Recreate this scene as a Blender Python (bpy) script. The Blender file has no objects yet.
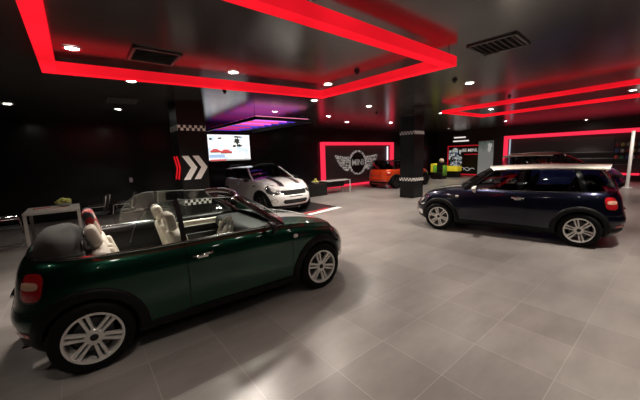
import bpy, bmesh, math, random
import numpy as np
from mathutils import Vector, Matrix
random.seed(7)
PI = math.pi
sc = bpy.context.scene
COL = sc.collection

# ------------------------------------------------------------------ materials
MATS = {}
def mat(name, col=(.5, .5, .5), rough=.5, metal=0., coat=0., coat_rough=.03, spec=.5, emit=None, estr=1., alpha=None):
    if name in MATS: return MATS[name]
    m = bpy.data.materials.new(name); m.use_nodes = True
    b = m.node_tree.nodes['Principled BSDF']
    b.inputs['Base Color'].default_value = (*col, 1)
    b.inputs['Roughness'].default_value = rough
    b.inputs['Metallic'].default_value = metal
    b.inputs['Coat Weight'].default_value = coat
    b.inputs['Coat Roughness'].default_value = coat_rough
    b.inputs['Specular IOR Level'].default_value = spec
    if emit:
        b.inputs['Emission Color'].default_value = (*emit, 1)
        b.inputs['Emission Strength'].default_value = estr
    MATS[name] = m
    return m
def N(m, t, **kw):
    n = m.node_tree.nodes.new(t)
    for k, v in kw.items(): setattr(n, k, v)
    return n
def L(m, a, b): m.node_tree.links.new(a, b)
def bsdf(m): return m.node_tree.nodes['Principled BSDF']

def glass_mat(name, tint, refl=.06):
    m = bpy.data.materials.new(name); m.use_nodes = True
    nt = m.node_tree; nt.nodes.clear()
    out = N(m, 'ShaderNodeOutputMaterial'); mix = N(m, 'ShaderNodeMixShader')
    tr = N(m, 'ShaderNodeBsdfTransparent'); tr.inputs[0].default_value = (*tint, 1)
    gl = N(m, 'ShaderNodeBsdfGlossy'); gl.inputs['Roughness'].default_value = .02
    lw = N(m, 'ShaderNodeLayerWeight'); lw.inputs[0].default_value = .5
    mr = N(m, 'ShaderNodeMapRange'); mr.inputs['To Min'].default_value = refl; mr.inputs['To Max'].default_value = .8
    pw = N(m, 'ShaderNodeMath', operation='POWER'); pw.inputs[1].default_value = 3.
    L(m, lw.outputs['Facing'], pw.inputs[0]); L(m, pw.outputs[0], mr.inputs['Value'])
    L(m, mr.outputs[0], mix.inputs[0]); L(m, tr.outputs[0], mix.inputs[1]); L(m, gl.outputs[0], mix.inputs[2])
    L(m, mix.outputs[0], out.inputs[0])
    MATS[name] = m
    return m

def emis(name, col, s):
    m = bpy.data.materials.new(name); m.use_nodes = True
    nt = m.node_tree; nt.nodes.clear()
    out = N(m, 'ShaderNodeOutputMaterial'); e = N(m, 'ShaderNodeEmission')
    e.inputs[0].default_value = (*col, 1); e.inputs[1].default_value = s
    L(m, e.outputs[0], out.inputs[0]); MATS[name] = m
    return m

def paint(name, col, flake=0., metal=.0, rough=.35):
    m = mat(name, col, rough, metal, coat=1., coat_rough=.045)
    if flake:
        b = bsdf(m); n = N(m, 'ShaderNodeTexNoise'); n.inputs['Scale'].default_value = 900
        tc = N(m, 'ShaderNodeTexCoord'); L(m, tc.outputs['Object'], n.inputs['Vector'])
        r = N(m, 'ShaderNodeValToRGB')
        r.color_ramp.elements[0].color = (*[c * (1 - flake) for c in col], 1); r.color_ramp.elements[0].position = .3
        r.color_ramp.elements[1].color = (*[min(1, c * (1 + flake)) for c in col], 1); r.color_ramp.elements[1].position = .7
        L(m, n.outputs['Fac'], r.inputs[0]); L(m, r.outputs[0], b.inputs['Base Color'])
    return m

def stripe_paint(name, base_mat, col, stripe, edge=None, y0=.2, y1=.4):
    """bonnet paint with two lengthwise stripes in the car's own coordinates"""
    m = base_mat.copy(); m.name = name
    b = bsdf(m)
    tc = N(m, 'ShaderNodeTexCoord'); sp = N(m, 'ShaderNodeSeparateXYZ'); L(m, tc.outputs['Object'], sp.inputs[0])
    ab = N(m, 'ShaderNodeMath', operation='ABSOLUTE'); L(m, sp.outputs['Y'], ab.inputs[0])
    def band(a, c):
        g = N(m, 'ShaderNodeMath', operation='GREATER_THAN'); g.inputs[1].default_value = a; L(m, ab.outputs[0], g.inputs[0])
        l = N(m, 'ShaderNodeMath', operation='LESS_THAN'); l.inputs[1].default_value = c; L(m, ab.outputs[0], l.inputs[0])
        x = N(m, 'ShaderNodeMath', operation='MULTIPLY'); L(m, g.outputs[0], x.inputs[0]); L(m, l.outputs[0], x.inputs[1]); return x
    s = band(y0, y1)
    mx = N(m, 'ShaderNodeMix', data_type='RGBA'); mx.inputs['A'].default_value = (*col, 1); mx.inputs['B'].default_value = (*stripe, 1)
    L(m, s.outputs[0], mx.inputs['Factor']); last = mx
    if edge:
        s2 = band(y1 + .012, y1 + .03)
        m2 = N(m, 'ShaderNodeMix', data_type='RGBA'); L(m, mx.outputs['Result'], m2.inputs['A']); m2.inputs['B'].default_value = (*edge, 1)
        L(m, s2.outputs[0], m2.inputs['Factor']); last = m2
    L(m, last.outputs['Result'], b.inputs['Base Color'])
    MATS[name] = m
    return m

def checker_mat(name, scale, c1=(.75, .73, .7), c2=(.01, .01, .01), rough=.4):
    m = mat(name, c1, rough); b = bsdf(m)
    tc = N(m, 'ShaderNodeTexCoord'); ch = N(m, 'ShaderNodeTexChecker')
    ch.inputs['Color1'].default_value = (*c1, 1); ch.inputs['Color2'].default_value = (*c2, 1); ch.inputs['Scale'].default_value = scale
    L(m, tc.outputs['Object'], ch.inputs['Vector']); L(m, ch.outputs['Color'], b.inputs['Base Color'])
    return m

BLACK = mat('black_plastic', (.010, .010, .0105), .45, spec=.35)
TRIM = mat('dark_trim', (.007, .007, .0072), .5, spec=.15)
RUBBER = mat('rubber', (.005, .005, .005), .6, spec=.12)
PILLAR = mat('pillar_black', (.004, .004, .0045), .15, spec=.4)
VOID = mat('underbody', (.004, .004, .004), .9)
CHROME = mat('chrome', (.8, .79, .77), .12, 1.)
ALLOY = mat('alloy', (.78, .76, .72), .34, .55)
ALLOYK = mat('dark_alloy', (.06, .06, .06), .3, .6)
ALLOYD = mat('brake_metal', (.10, .10, .10), .45, .8)
STEEL = mat('brushed_steel', (.45, .45, .44), .3, 1.)
GLASS = glass_mat('clear_glass', (.80, .86, .83), .07)
GLASSD = glass_mat('tinted_glass', (.42, .45, .47), .06)
LENS = glass_mat('lens_glass', (.9, .9, .9), .1)
LENSR = mat('red_lens', (.45, .01, .015), .12, coat=1.)
LENSW = mat('white_lens', (.75, .72, .68), .12, coat=1.)
LENSO = mat('amber_lens', (.75, .45, .3), .15, coat=1.)
CREAM = mat('cream_leather', (.62, .58, .50), .5)
DARKLEATHER = mat('dark_leather', (.02, .02, .022), .5)
REDLEATHER = mat('red_leather', (.25, .015, .02), .5)
CANVAS = mat('black_canvas', (.028, .028, .027), .9)
WHITE = mat('white_paint', (.8, .78, .75), .4)
REDGLOW = emis('red_light', (1., .010, .022), 1.)
_e = [n for n in REDGLOW.node_tree.nodes if n.type == 'EMISSION'][0]
_g = N(REDGLOW, 'ShaderNodeNewGeometry'); _s = N(REDGLOW, 'ShaderNodeSeparateXYZ'); L(REDGLOW, _g.outputs['Normal'], _s.inputs[0])
_a = N(REDGLOW, 'ShaderNodeMath', operation='ABSOLUTE'); L(REDGLOW, _s.outputs['Z'], _a.inputs[0])
_m = N(REDGLOW, 'ShaderNodeMapRange'); _m.inputs['To Min'].default_value = .72; _m.inputs['To Max'].default_value = .98; L(REDGLOW, _a.outputs[0], _m.inputs['Value'])
_t = N(REDGLOW, 'ShaderNodeTexCoord'); _n = N(REDGLOW, 'ShaderNodeTexNoise'); _n.inputs['Scale'].default_value = 1.1; L(REDGLOW, _t.outputs['Object'], _n.inputs['Vector'])
_r = N(REDGLOW, 'ShaderNodeMapRange'); _r.inputs['From Min'].default_value = .3; _r.inputs['From Max'].default_value = .7; _r.inputs['To Min'].default_value = .8; _r.inputs['To Max'].default_value = 1.2; L(REDGLOW, _n.outputs['Fac'], _r.inputs['Value'])
_x = N(REDGLOW, 'ShaderNodeMath', operation='MULTIPLY'); L(REDGLOW, _m.outputs[0], _x.inputs[0]); L(REDGLOW, _r.outputs[0], _x.inputs[1]); L(REDGLOW, _x.outputs[0], _e.inputs[1])
PINKGLOW = emis('pink_red_light', (1., .03, .075), .95)

# ------------------------------------------------------------------ helpers
def link(name, bm, m, parent=None, smooth=40, loc=None, rot=None):
    me = bpy.data.meshes.new(name)
    bmesh.ops.remove_doubles(bm, verts=bm.verts, dist=1e-5)
    bm.to_mesh(me); bm.free()
    if smooth:
        for p in me.polygons: p.use_smooth = True
        me.set_sharp_from_angle(angle=math.radians(smooth))
    for mm in (m if isinstance(m, (list, tuple)) else [m]): me.materials.append(mm)
    o = bpy.data.objects.new(name, me); COL.objects.link(o)
    if parent: o.parent = parent
    if loc: o.location = loc
    if rot is not None: o.rotation_euler = rot
    return o
def tag(o, label, cat, group=None, kind=None):
    o['label'] = label; o['category'] = cat
    if group: o['group'] = group
    if kind: o['kind'] = kind
    return o
def thing(name, label, cat, loc=(0, 0, 0), rz=0, group=None):
    o = bpy.data.objects.new(name, None); COL.objects.link(o); o.empty_display_size = .1
    o.location = loc; o.rotation_euler = (0, 0, rz)
    return tag(o, label, cat, group)
def struct(name, bm, m, parent=None, smooth=0):
    o = link(name, bm, m, parent, smooth); o['kind'] = 'structure'; return o
def nb(): return bmesh.new()
def box(bm, c, s, bev=0, seg=2, M=None):
    r = bmesh.ops.create_cube(bm, size=1)
    vs = r['verts']
    for v in vs: v.co = Vector((v.co.x * s[0], v.co.y * s[1], v.co.z * s[2]))
    if bev:
        es = list({e for v in vs for e in v.link_edges})
        rr = bmesh.ops.bevel(bm, geom=vs + es, offset=bev, segments=seg, affect='EDGES', profile=.5)
        vs = list({v for f in rr['faces'] for v in f.verts} | {v for v in vs if v.is_valid})
    for v in vs:
        p = v.co.copy()
        if M is not None: p = M @ p
        v.co = p + Vector(c)
    return vs
def cyl(bm, a, b, r, seg=16, r2=None, cap=True):
    a, b = Vector(a), Vector(b); d = b - a; ln = d.length
    M = Matrix.Translation((a + b) / 2) @ d.to_track_quat('Z', 'Y').to_matrix().to_4x4()
    bmesh.ops.create_cone(bm, cap_ends=cap, cap_tris=False, segments=seg, radius1=r, radius2=r if r2 is None else r2, depth=ln, matrix=M)
def tube(bm, pts, r, seg=8, closed=False):
    pts = [Vector(p) for p in pts]; n = len(pts); rings = []
    up = Vector((0, 0, 1))
    for i, p in enumerate(pts):
        if closed: t = pts[(i + 1) % n] - pts[i - 1]
        else: t = pts[min(i + 1, n - 1)] - pts[max(i - 1, 0)]
        t.normalize()
        u = up - t * up.dot(t)
        if u.length < 1e-3: u = Vector((1, 0, 0)) - t * t.x
        u.normalize(); w = t.cross(u)
        rings.append([bm.verts.new(p + (u * math.cos(2 * PI * k / seg) + w * math.sin(2 * PI * k / seg)) * r) for k in range(seg)])
    for i in range(n if closed else n - 1):
        a, b = rings[i], rings[(i + 1) % n]
        for k in range(seg): bm.faces.new((a[k], a[(k + 1) % seg], b[(k + 1) % seg], b[k]))
    if not closed:
        bm.faces.new(rings[0][::-1]); bm.faces.new(rings[-1])
def lathe(bm, prof, seg=40, M=None, closed=False):
    """prof: list of (r, h); axis +Y of local frame (h along y)"""
    rings = []
    for r, h_ in prof:
        ring = []
        for k in range(seg):
            a = 2 * PI * k / seg; p = Vector((r * math.cos(a), h_, r * math.sin(a)))
            ring.append(bm.verts.new(M @ p if M is not None else p))
        rings.append(ring)
    m = len(rings)
    for i in range(m if closed else m - 1):
        a, b = rings[i], rings[(i + 1) % m]
        for k in range(seg): bm.faces.new((a[k], a[(k + 1) % seg], b[(k + 1) % seg], b[k]))
    return rings
def gridf(bm, P, flip=False, skip=None):
    """P: 2D list of points -> quads"""
    V = [[bm.verts.new(p) for p in row] for row in P]
    for i in range(len(V) - 1):
        for j in range(len(V[0]) - 1):
            if skip and skip(i, j): continue
            q = (V[i][j], V[i + 1][j], V[i + 1][j + 1], V[i][j + 1])
            try: bm.faces.new(q[::-1] if flip else q)
            except ValueError: pass
    return V
def prism(bm, poly, d, M=None):
    """poly: 2D (x,z) outline extruded along +y by d"""
    f = [bm.verts.new((M @ Vector((x, 0, z))) if M is not None else (x, 0, z)) for x, z in poly]
    b = [bm.verts.new((M @ Vector((x, d, z))) if M is not None else (x, d, z)) for x, z in poly]
    n = len(poly)
    bm.faces.new(f); bm.faces.new(b[::-1])
    for i in range(n): bm.faces.new((f[i], b[i], b[(i + 1) % n], f[(i + 1) % n]))
def copy_tree(o, parent=None):
    c = o.copy(); COL.objects.link(c)
    if parent: c.parent = parent
    for ch in list(o.children): copy_tree(ch, c)
    return c
def crom(xs, ys, q):
    """smooth (cubic) interpolation through a table"""
    xs = np.array(xs, float); ys = np.array(ys, float); q = np.clip(np.array(q, float), xs[0], xs[-1])
    m = np.gradient(ys, xs)
    i = np.clip(np.searchsorted(xs, q, side='right') - 1, 0, len(xs) - 2)
    h_ = xs[i + 1] - xs[i]; t = (q - xs[i]) / h_
    return ((2*t**3-3*t**2+1)*ys[i] + (t**3-2*t**2+t)*h_*m[i] + (-2*t**3+3*t**2)*ys[i+1] + (t**3-t**2)*h_*m[i+1])

# ------------------------------------------------------------------ the cars
R56 = dict(tailu=(.74, .19, .83, .135), wb=2.467, tr=.312, tw=.195, rr=.222, yw=.83, ra=.350,
    #        z     W     F     B
    lev=[(.17, .70, 3.00, -.40), (.22, .77, 3.08, -.46), (.30, .800, 3.14, -.52), (.40, .818, 3.165, -.545), (.50, .828, 3.17, -.57),
         (.60, .830, 3.15, -.535), (.70, .826, 3.115, -.515), (.80, .819, 3.07, -.495), (.87, .806, 3.03, -.475), (.925, .782, 2.995, -.445), (.955, .757, 2.975, -.42), (.97, .738, 2.965, -.40)],
    hood=[(1.7, .97), (2.0, .955), (2.3, .925), (2.6, .875), (2.85, .815), (2.97, .76), (3.1, .70)], crown=.065,
    cowlx=1.90, door=(.80, 2.03), doorz=.30,
    # greenhouse: rear-lower, front-lower, rear-upper, front-upper (x, y, z)
    gh=((-.38, .705, 1.0), (1.93, .725, .97), (-.25, .585, 1.37), (1.45, .575, 1.335)), zmid=.025, roofcrown=.045,
    pillars=(.0, .150, .170, .555, .60, .965), seats=(1.10, .42), hl=(.115, .14))
R60 = dict(tailu=(.70, .24, .92, .15), wb=2.595, tr=.335, tw=.215, rr=.235, yw=.875, ra=.375,
    lev=[(.20, .74, 3.12, -.48), (.26, .82, 3.24, -.56), (.34, .850, 3.32, -.66), (.46, .868, 3.36, -.70), (.58, .878, 3.365, -.705),
         (.70, .880, 3.35, -.69), (.80, .876, 3.31, -.67), (.90, .862, 3.26, -.64), (.98, .842, 3.20, -.58), (1.03, .815, 3.13, -.56), (1.06, .795, 3.09, -.545)],
    hood=[(1.8, 1.06), (2.1, 1.05), (2.4, 1.03), (2.7, .99), (2.95, .935), (3.1, .87), (3.3, .80)], crown=.07,
    cowlx=1.98, door=(.95, 2.08), doorz=.36,
    gh=((-.50, .76, 1.06), (2.02, .775, 1.055), (-.44, .62, 1.39), (1.36, .61, 1.44)), zmid=.03, roofcrown=.055,
    pillars=(.0, .14, .155, .50, .53, .965), seats=(1.05, .1), hl=(.14, .155))

R57 = dict(R56)
R57['lev'] = [(z, w, f + (.04 if .25 < z < .65 else .015), b) for z, w, f, b in R56['lev']]
R56['lev'] = [(z, w, f, b - .085) for z, w, f, b in R56['lev']]
R56['gh'] = ((-.46, .705, 1.0), (1.93, .725, .97), (-.22, .585, 1.415), (1.45, .575, 1.385))
R56['tailu'] = (.80, .18, .83, .135)
R56['roofcrown'] = .04
R56['pillars'] = (.0, .165, .185, .565, .61, .965)

class Car:
    NS = 3.0      # plan superellipse exponents
    NR = 3.4
    def __init__(s, P):
        s.P = P
        lv = P['lev']; s.z0 = lv[0][0]; s.z1 = lv[-1][0]
        s.lz = [l[0] for l in lv]; s.lW = [l[1] for l in lv]; s.lF = [l[2] for l in lv]; s.lB = [l[3] for l in lv]
        s.xf = P['wb'] - .55; s.xr = .35
        s.xcf = P['wb'] + .40; s.xcr = -.33
    def W(s, z): return float(crom(s.lz, s.lW, z))
    def F(s, z): return float(crom(s.lz, s.lF, z))
    def B(s, z): return float(crom(s.lz, s.lB, z))
    def ztop(s, x):
        h_ = s.P['hood']
        if x <= h_[0][0]: return s.z1
        return float(crom([a for a, b in h_], [b for a, b in h_], x))
    def zmap(s, z, x):      # level -> real height (front end is pulled down to the bonnet line)
        zl = .5
        if z <= zl: return z
        if x < .6: return z + .032 * min(1., .6 - x) * (z - zl) / (s.z1 - zl)
        return zl + (z - zl) * (s.ztop(x) - zl) / (s.z1 - zl)
    def zinv(s, zr, x):
        zl = .5
        if zr <= zl: return zr
        return min(s.z1, zl + (zr - zl) * (s.z1 - zl) / (s.ztop(x) - zl))
    def yl(s, x, z):        # half width at level z
        W, F, B = s.W(z), s.F(z), s.B(z)
        if x > s.xf:
            u = min(1, (x - s.xf) / (F - s.xf)); return W * (1 - u ** s.NS) ** (1 / s.NS)
        if x < s.xr:
            u = min(1, (s.xr - x) / (s.xr - B)); return W * (1 - u ** s.NR) ** (1 / s.NR)
        mid = (s.xf + s.xr) / 2
        return W
    def ysurf(s, x, zr): return s.yl(x, s.zinv(zr, x))
    def col(s, j, z):
        """column j of the half outline at level z -> (x, y)"""
        if j < s.nr:
            c = ((s.xr - s.xcr) / (s.xr - s.B(z))) ** (s.NR / 2); ph = math.acos(min(1, c)) * (j / s.nr)
            x = s.xr - (s.xr - s.B(z)) * math.cos(ph) ** (2 / s.NR); y = s.W(z) * math.sin(ph) ** (2 / s.NR)
            return x, y
        j2 = j - s.nr
        if j2 < len(s.xs): return s.xs[j2], s.yl(s.xs[j2], z)
        j3 = j2 - len(s.xs) + 1
        c = ((s.xcf - s.xf) / (s.F(z) - s.xf)) ** (s.NS / 2); ph = math.acos(min(1, c)) * (1 - j3 / s.nf)
        x = s.xf + (s.F(z) - s.xf) * math.cos(ph) ** (2 / s.NS); y = s.W(z) * math.sin(ph) ** (2 / s.NS)
        return x, y
    def front_pt(s, y, zr, off=0.):
        z = zr
        for _ in range(4):
            W, F = s.W(z), s.F(z); u = min(.999, abs(y) / W)
            x = s.xf + (F - s.xf) * (1 - u ** s.NS) ** (1 / s.NS); z = s.zinv(zr, x)
        return Vector((x + off, y, zr))
    def rear_pt(s, y, z, off=0.):
        W, B = s.W(z), s.B(z); u = min(.999, abs(y) / W)
        return Vector((s.xr - (s.xr - B) * (1 - u ** s.NR) ** (1 / s.NR) - off, y, z))

def seat(bm_main, x, y, z, tilt=.22, w=.48, back=.62, sc_=1.):
    box(bm_main, (x + .12, y, z + .08), (.52, w, .17), .06, 3, Matrix.Rotation(-.12, 3, 'Y'))
    M = Matrix.Rotation(-tilt, 3, 'Y')
    c = Vector((x - .17, y, z + .08)) + M @ Vector((0, 0, back / 2))
    box(bm_main, c, (.15, w, back), .06, 3, M)
    for sd in (-1, 1):
        c2 = Vector((x - .12, y + sd * (w / 2 - .05), z + .1)) + M @ Vector((0, 0, back * .42))
        box(bm_main, c2, (.13, .09, back * .75), .04, 3, M)
def headrest(bm, x, y, z, tilt=.2, w=.27, hh=.2):
    M = Matrix.Rotation(-tilt, 3, 'Y')
    box(bm, (x, y, z), (.10, w, hh), .045, 3, M)
    for sd in (-.06, .06):
        cyl(bm, Vector((x + .0, y + sd, z - .2)), (x, y + sd, z - .05), .008, 8)

def wheel_parts(root, P, pos, side, rimm=None):
    M = Matrix.Translation(pos) @ (Matrix.Rotation(PI, 4, 'Z') if side < 0 else Matrix.Identity(4))
    R, w, rr = P['tr'], P['tw'], P['rr']
    hw = w / 2
    bm = nb()
    lathe(bm, [(rr - .012, hw - .03), (rr - .006, hw - .004), (rr + .015, hw + .002), (R - .035, hw + .002), (R - .012, hw - .012), (R, hw - .035),
               (R, -hw + .035), (R - .012, -hw + .01), (rr, -hw), (rr - .012, -hw + .03)], 48, M)
    ty = link('wheel', bm, RUBBER, root)
    bm = nb()
    lathe(bm, [(rr - .03, -hw + .04), (rr - .02, hw - .06), (rr - .026, hw - .02), (rr - .018, hw + .004), (rr, hw + .006), (rr + .001, hw - .02), (rr - .008, -hw + .04)], 48, M)
    # six twin spokes
    for k in range(6):
        a = k * PI / 3 + .26
        for sd in (-1, 1):
            ca, sa = math.cos(a), math.sin(a)
            r0, r1 = .055, rr - .014
            o0, o1 = sd * .017, sd * .026
            pts = []
            for r_, o_, y_, wd in ((r0, o0, hw - .014, .010), ((r0 + r1) / 2, (o0 + o1) / 2, hw - .010, .011), (r1, o1, hw - .004, .013)):
                for e in (-1, 1):
                    for dy in (0, -.028):
                        oo = o_ + e * wd * (1 if dy == 0 else 1.25)
                        pts.append(bm.verts.new(M @ Vector((r_ * ca - oo * sa, y_ + dy, r_ * sa + oo * ca))))
            for i in (0, 4):
                A = pts[i:i + 4]; Bq = pts[i + 4:i + 8]
                for q in ((0, 2), (2, 3), (3, 1), (1, 0)):
                    bm.faces.new((A[q[0]], A[q[1]], Bq[q[1]], Bq[q[0]]))
    lathe(bm, [(.001, hw - .012), (.062, hw - .012), (.072, hw - .02), (.072, hw - .05)], 24, M)
    for k in range(5):
        a = k * 2 * PI / 5
        c = Vector((.05 * math.cos(a), hw - .013, .05 * math.sin(a)))
        cyl(bm, M @ c, M @ (c + Vector((0, .004, 0))), .009, 8)
    rim = link('rim', bm, rimm or ALLOY, ty, 35)
    bm = nb(); lathe(bm, [(.001, hw - .075), (.15, hw - .075), (.15, hw - .10), (.001, hw - .10)], 32, M)
    link('brake_disc', bm, ALLOYD, ty)
    bm = nb(); lathe(bm, [(.001, hw - .002), (.026, hw - .004), (.031, hw - .012)], 20, M)
    link('hub_cap', bm, BLACK, ty)

def make_car(kind, name, label, base, roofm, loc, rz, body='hatch', stripe=None, seatm=DARKLEATHER, mirror=None, front_detail=True, glass=GLASSD, dashm=None, group=None, rimm=None):
    P = kind; c = Car(P)
    root = thing(name, label, 'car', (loc[0], loc[1], 0), rz, group)
    conv = body == 'conv'
    wb = P['wb']; ra = P['ra']; tr = P['tr']
    mirror = mirror or base; dashm = dashm or DARKLEATHER
    # ---- column x positions (door shut lines get their own columns)
    gap = .005
    d0, d1 = P['door']; d0b = None
    special = [d0 - gap, d0 + gap, d1 - gap, d1 + gap]
    if P is R60: d0b = -.02; special += []
    xs = list(np.linspace(c.xcr, c.xcf, 100))
    xs = [x for x in xs if min(abs(x - q) for q in special) > .012] + special
    xs.sort(); c.xs = xs; c.nr = 12; c.nf = 14
    ncol = c.nr + len(xs) - 1 + c.nf + 1
    zl = list(np.linspace(c.z0, c.z1, 34)); dz = P['doorz']
    zl = [z for z in zl if min(abs(z - (dz - gap)), abs(z - (dz + gap))) > .008] + [dz - gap, dz + gap]; zl.sort()
    pts = [[None] * ncol for _ in zl]
    for i, z in enumerate(zl):
        for j in range(ncol):
            x, y = c.col(j, z); zz = c.zmap(z, x)
            pts[i][j] = Vector((x, y, zz))
    wc = [Vector((0, 0, tr)), Vector((wb, 0, tr))]
    def inarch(p):
        return any((p.x - w.x) ** 2 + (p.z - w.z) ** 2 < ra * ra and p.y > .4 for w in wc)
    inside = [[inarch(pts[i][j]) for j in range(ncol)] for i in range(len(zl))]
    def keep(i, j):
        return not (inside[i][j] and inside[i + 1][j] and inside[i][j + 1] and inside[i + 1][j + 1])
    snapped = [[p.copy() for p in row] for row in pts]
    for i in range(len(zl)):
        for j in range(ncol):
            if inside[i][j]:
                p = pts[i][j]
                w = min(wc, key=lambda q: (p.x - q.x) ** 2)
                d = Vector((p.x - w.x, 0, p.z - w.z)); d.normalize()
                nx, nz = w.x + d.x * ra, w.z + d.z * ra
                nz = max(nz, c.z0)
                snapped[i][j] = Vector((nx, c.ysurf(nx, nz), nz))
    isdoor = lambda i, j: (pts[i][j].x >= d0 + gap - 1e-4 and pts[i][j + 1].x <= d1 - gap + 1e-4 and zl[i] >= dz + gap - 1e-6 and c.nr <= j < c.nr + len(xs) - 1)
    isseam = lambda i, j: (not isdoor(i, j)) and (c.nr <= j < c.nr + len(xs) - 1) and (pts[i][j].x >= d0 - gap - 1e-4 and pts[i][j + 1].x <= d1 + gap + 1e-4 and zl[i] >= dz - gap - 1e-6)
    # ---- body shell, doors
    bm = nb()
    for sd in (1, -1):
        Pm = [[Vector((p.x, p.y * sd, p.z)) for p in row] for row in snapped]
        gridf(bm, Pm, flip=sd > 0, skip=lambda i, j: (not keep(i, j)) or isdoor(i, j) or isseam(i, j))
    # bottom plate (painted dark later by trim)
    top = pts[-1]
    # rear deck / scuttle
    if conv:
        Pm = []
        for j in range(0, ncol):
            if top[j].x > .02: break
            p = top[j]; Pm.append([Vector((p.x, p.y * v, p.z + .02 * (1 - v * v))) for v in np.linspace(-1, 1, 13)])
        gridf(bm, Pm)
    # front scuttle strip below the bonnet gap is the bonnet itself
    bmesh.ops.recalc_face_normals(bm, faces=bm.faces)
    body_o = link('body', bm, base, root, 50)
    for sd in (1, -1):
        bm = nb()
        gridf(bm, [[Vector((p.x, p.y * sd, p.z)) for p in row] for row in snapped], flip=sd > 0, skip=lambda i, j: not (isdoor(i, j) and keep(i, j)))
        for v in [v for v in bm.verts if not v.link_faces]: bm.verts.remove(v)
        door = link('door', bm, base, root, 50)
        # handle on the door
        hx, hz = d0 + .05, (.835 if P is not R60 else .93)
        bm = nb(); hp = []
        for k in range(9):
            u = k / 8; hp.append((hx + .20 * u, sd * (c.ysurf(hx + .2 * u, hz) + .008 + .028 * math.sin(PI * u) ** .6), hz + .006 * u))
        tube(bm, hp, .013, 8)
        box(bm, (hx + .10, sd * (c.ysurf(hx + .1, hz - .02) + .002), hz - .022), (.11, .012, .03), .005, 2)
        link('door_handle', bm, CHROME, door)
    # dark lining behind the shut lines
    bm = nb()
    for sd in (1, -1):
        gridf(bm, [[Vector((x, sd * (c.yl(x, z) - .02), z)) for x in (d0 - .05, d0 + .05, d1 - .05, d1 + .05)] for z in np.linspace(dz - .05, c.z1 - .015, 12)])
    # floor of the cabin and underside
    gridf(bm, [[Vector((x, y, .20)) for y in (-.60, -.2, .2, .60)] for x in (-.15, .5, 1.5, wb + .3)])
    # inner tub walls
    for sd in (1, -1):
        gridf(bm, [[Vector((x, sd * (c.yl(max(min(x, 2.1), -.2), c.z1) - ins), z)) for x in np.linspace(-.25, 1.95, 12)] for z, ins in ((.24, .16), (.7, .13), (c.z1 - .01, .06))])
    gridf(bm, [[Vector((1.98, y, z)) for y in (-.68, 0, .68)] for z in (.2, c.z1 - .02)])
    link('cabin_tub', bm, VOID, root, 0)
    # wheel housings
    for w in wc:
        for sd in (1, -1):
            bm = nb(); rows = []
            for a in np.linspace(-.35, PI + .35, 25):
                x, z = w.x + (ra + .004) * math.cos(a), w.z + (ra + .004) * math.sin(a)
                z = max(z, .17)
                rows.append([Vector((x, sd * y, z)) for y in (.45, c.ysurf(x, z) - .012)])
            gridf(bm, rows)
            vs = [bm.verts.new((w.x + ra * math.cos(a), sd * .45, max(.17, w.z + ra * math.sin(a)))) for a in np.linspace(-.35, PI + .35, 25)]
            bm.faces.new(vs)
            link('wheel_housing', bm, VOID, root, 0)
    # ---- black arch trims
    for w in wc:
        for sd in (1, -1):
            bm = nb(); rows = []
            a0 = math.asin(max(-1, (.20 - tr) / (ra + .03)))
            for a in np.linspace(a0, PI - a0, 37):
                row = []
                for r_, o in ((ra - .012, -.03), (ra - .008, .012), (ra + .004, .022), (ra + .045, .020), (ra + .078, .012), (ra + .083, -.004)):
                    x, z = w.x + r_ * math.cos(a), max(.18, w.z + r_ * math.sin(a))
                    row.append(Vector((x, sd * (c.ysurf(x, z) + o), z)))
                rows.append(row)
            gridf(bm, rows, flip=sd < 0)
            link('wheel_arch_trim', bm, TRIM, root, 60)
    # ---- sill trims
    for sd in (1, -1):
        bm = nb()
        rows = []
        for x in np.linspace(ra + .03, wb - ra - .03, 24):
            rows.append([Vector((x, sd * (c.ysurf(x, z) + o), z)) for z, o in ((.165, -.06), (.175, .0), (.20, .022), (.25, .018), (.285, .012), (.29, -.004))])
        gridf(bm, rows, flip=sd < 0)
        link('sill_trim', bm, TRIM, root, 60)
    # ---- lower bumper trims (front / rear) follow the outline
    for nm, rng, zz in (('front_bumper_trim', range(ncol - c.nf - 6, ncol), ((c.z0, -.06), (c.z0 + .02, .004), (.26, .012), (.31, .006))), ('rear_bumper_trim', range(0, c.nr + 5), ((c.z0, -.06), (c.z0 + .02, .004), (.30, .012), (.36, .006)))):
        bm = nb(); rows = []
        for sd in (-1, 1):
            rr_ = []
            for j in rng:
                row = []
                for z, o in zz:
                    x, y = c.col(j, z); x2, y2 = c.col(max(j - 1, 0), z); x3, y3 = c.col(min(j + 1, ncol - 1), z)
                    t = Vector((x3 - x2, y3 - y2, 0)); n = Vector((t.y, -t.x, 0)); n.normalize()
                    if n.y < 0 and 0 < j < ncol - 1: n = -n
                    if j == 0: n = Vector((-1, 0, 0))
                    if j == ncol - 1: n = Vector((1, 0, 0))
                    row.append(Vector((x + n.x * o, sd * (y + n.y * o), z)))
                rr_.append(row)
            gridf(bm, rr_)
        bmesh.ops.recalc_face_normals(bm, faces=bm.faces)
        link(nm, bm, TRIM, root, 60)
    # ---- bonnet
    hoodm = base if not stripe else stripe
    bm = nb(); rows = []
    for j in range(c.nr, ncol):
        p = top[j]
        if p.x < P['cowlx'] - .02: continue
        cr = P['crown'] * min(1, max(.0, (c.F(c.z1) - p.x) / .5)) ** .5
        rows.append([Vector((p.x, p.y * v, p.z + .002 + cr * (1 - abs(v) ** 2.2))) for v in np.linspace(-1, 1, 21)])
    # scuttle reaches back under the curved screen base
    gridf(bm, rows)
    bonnet = link('bonnet', bm, hoodm, root, 50)
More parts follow.
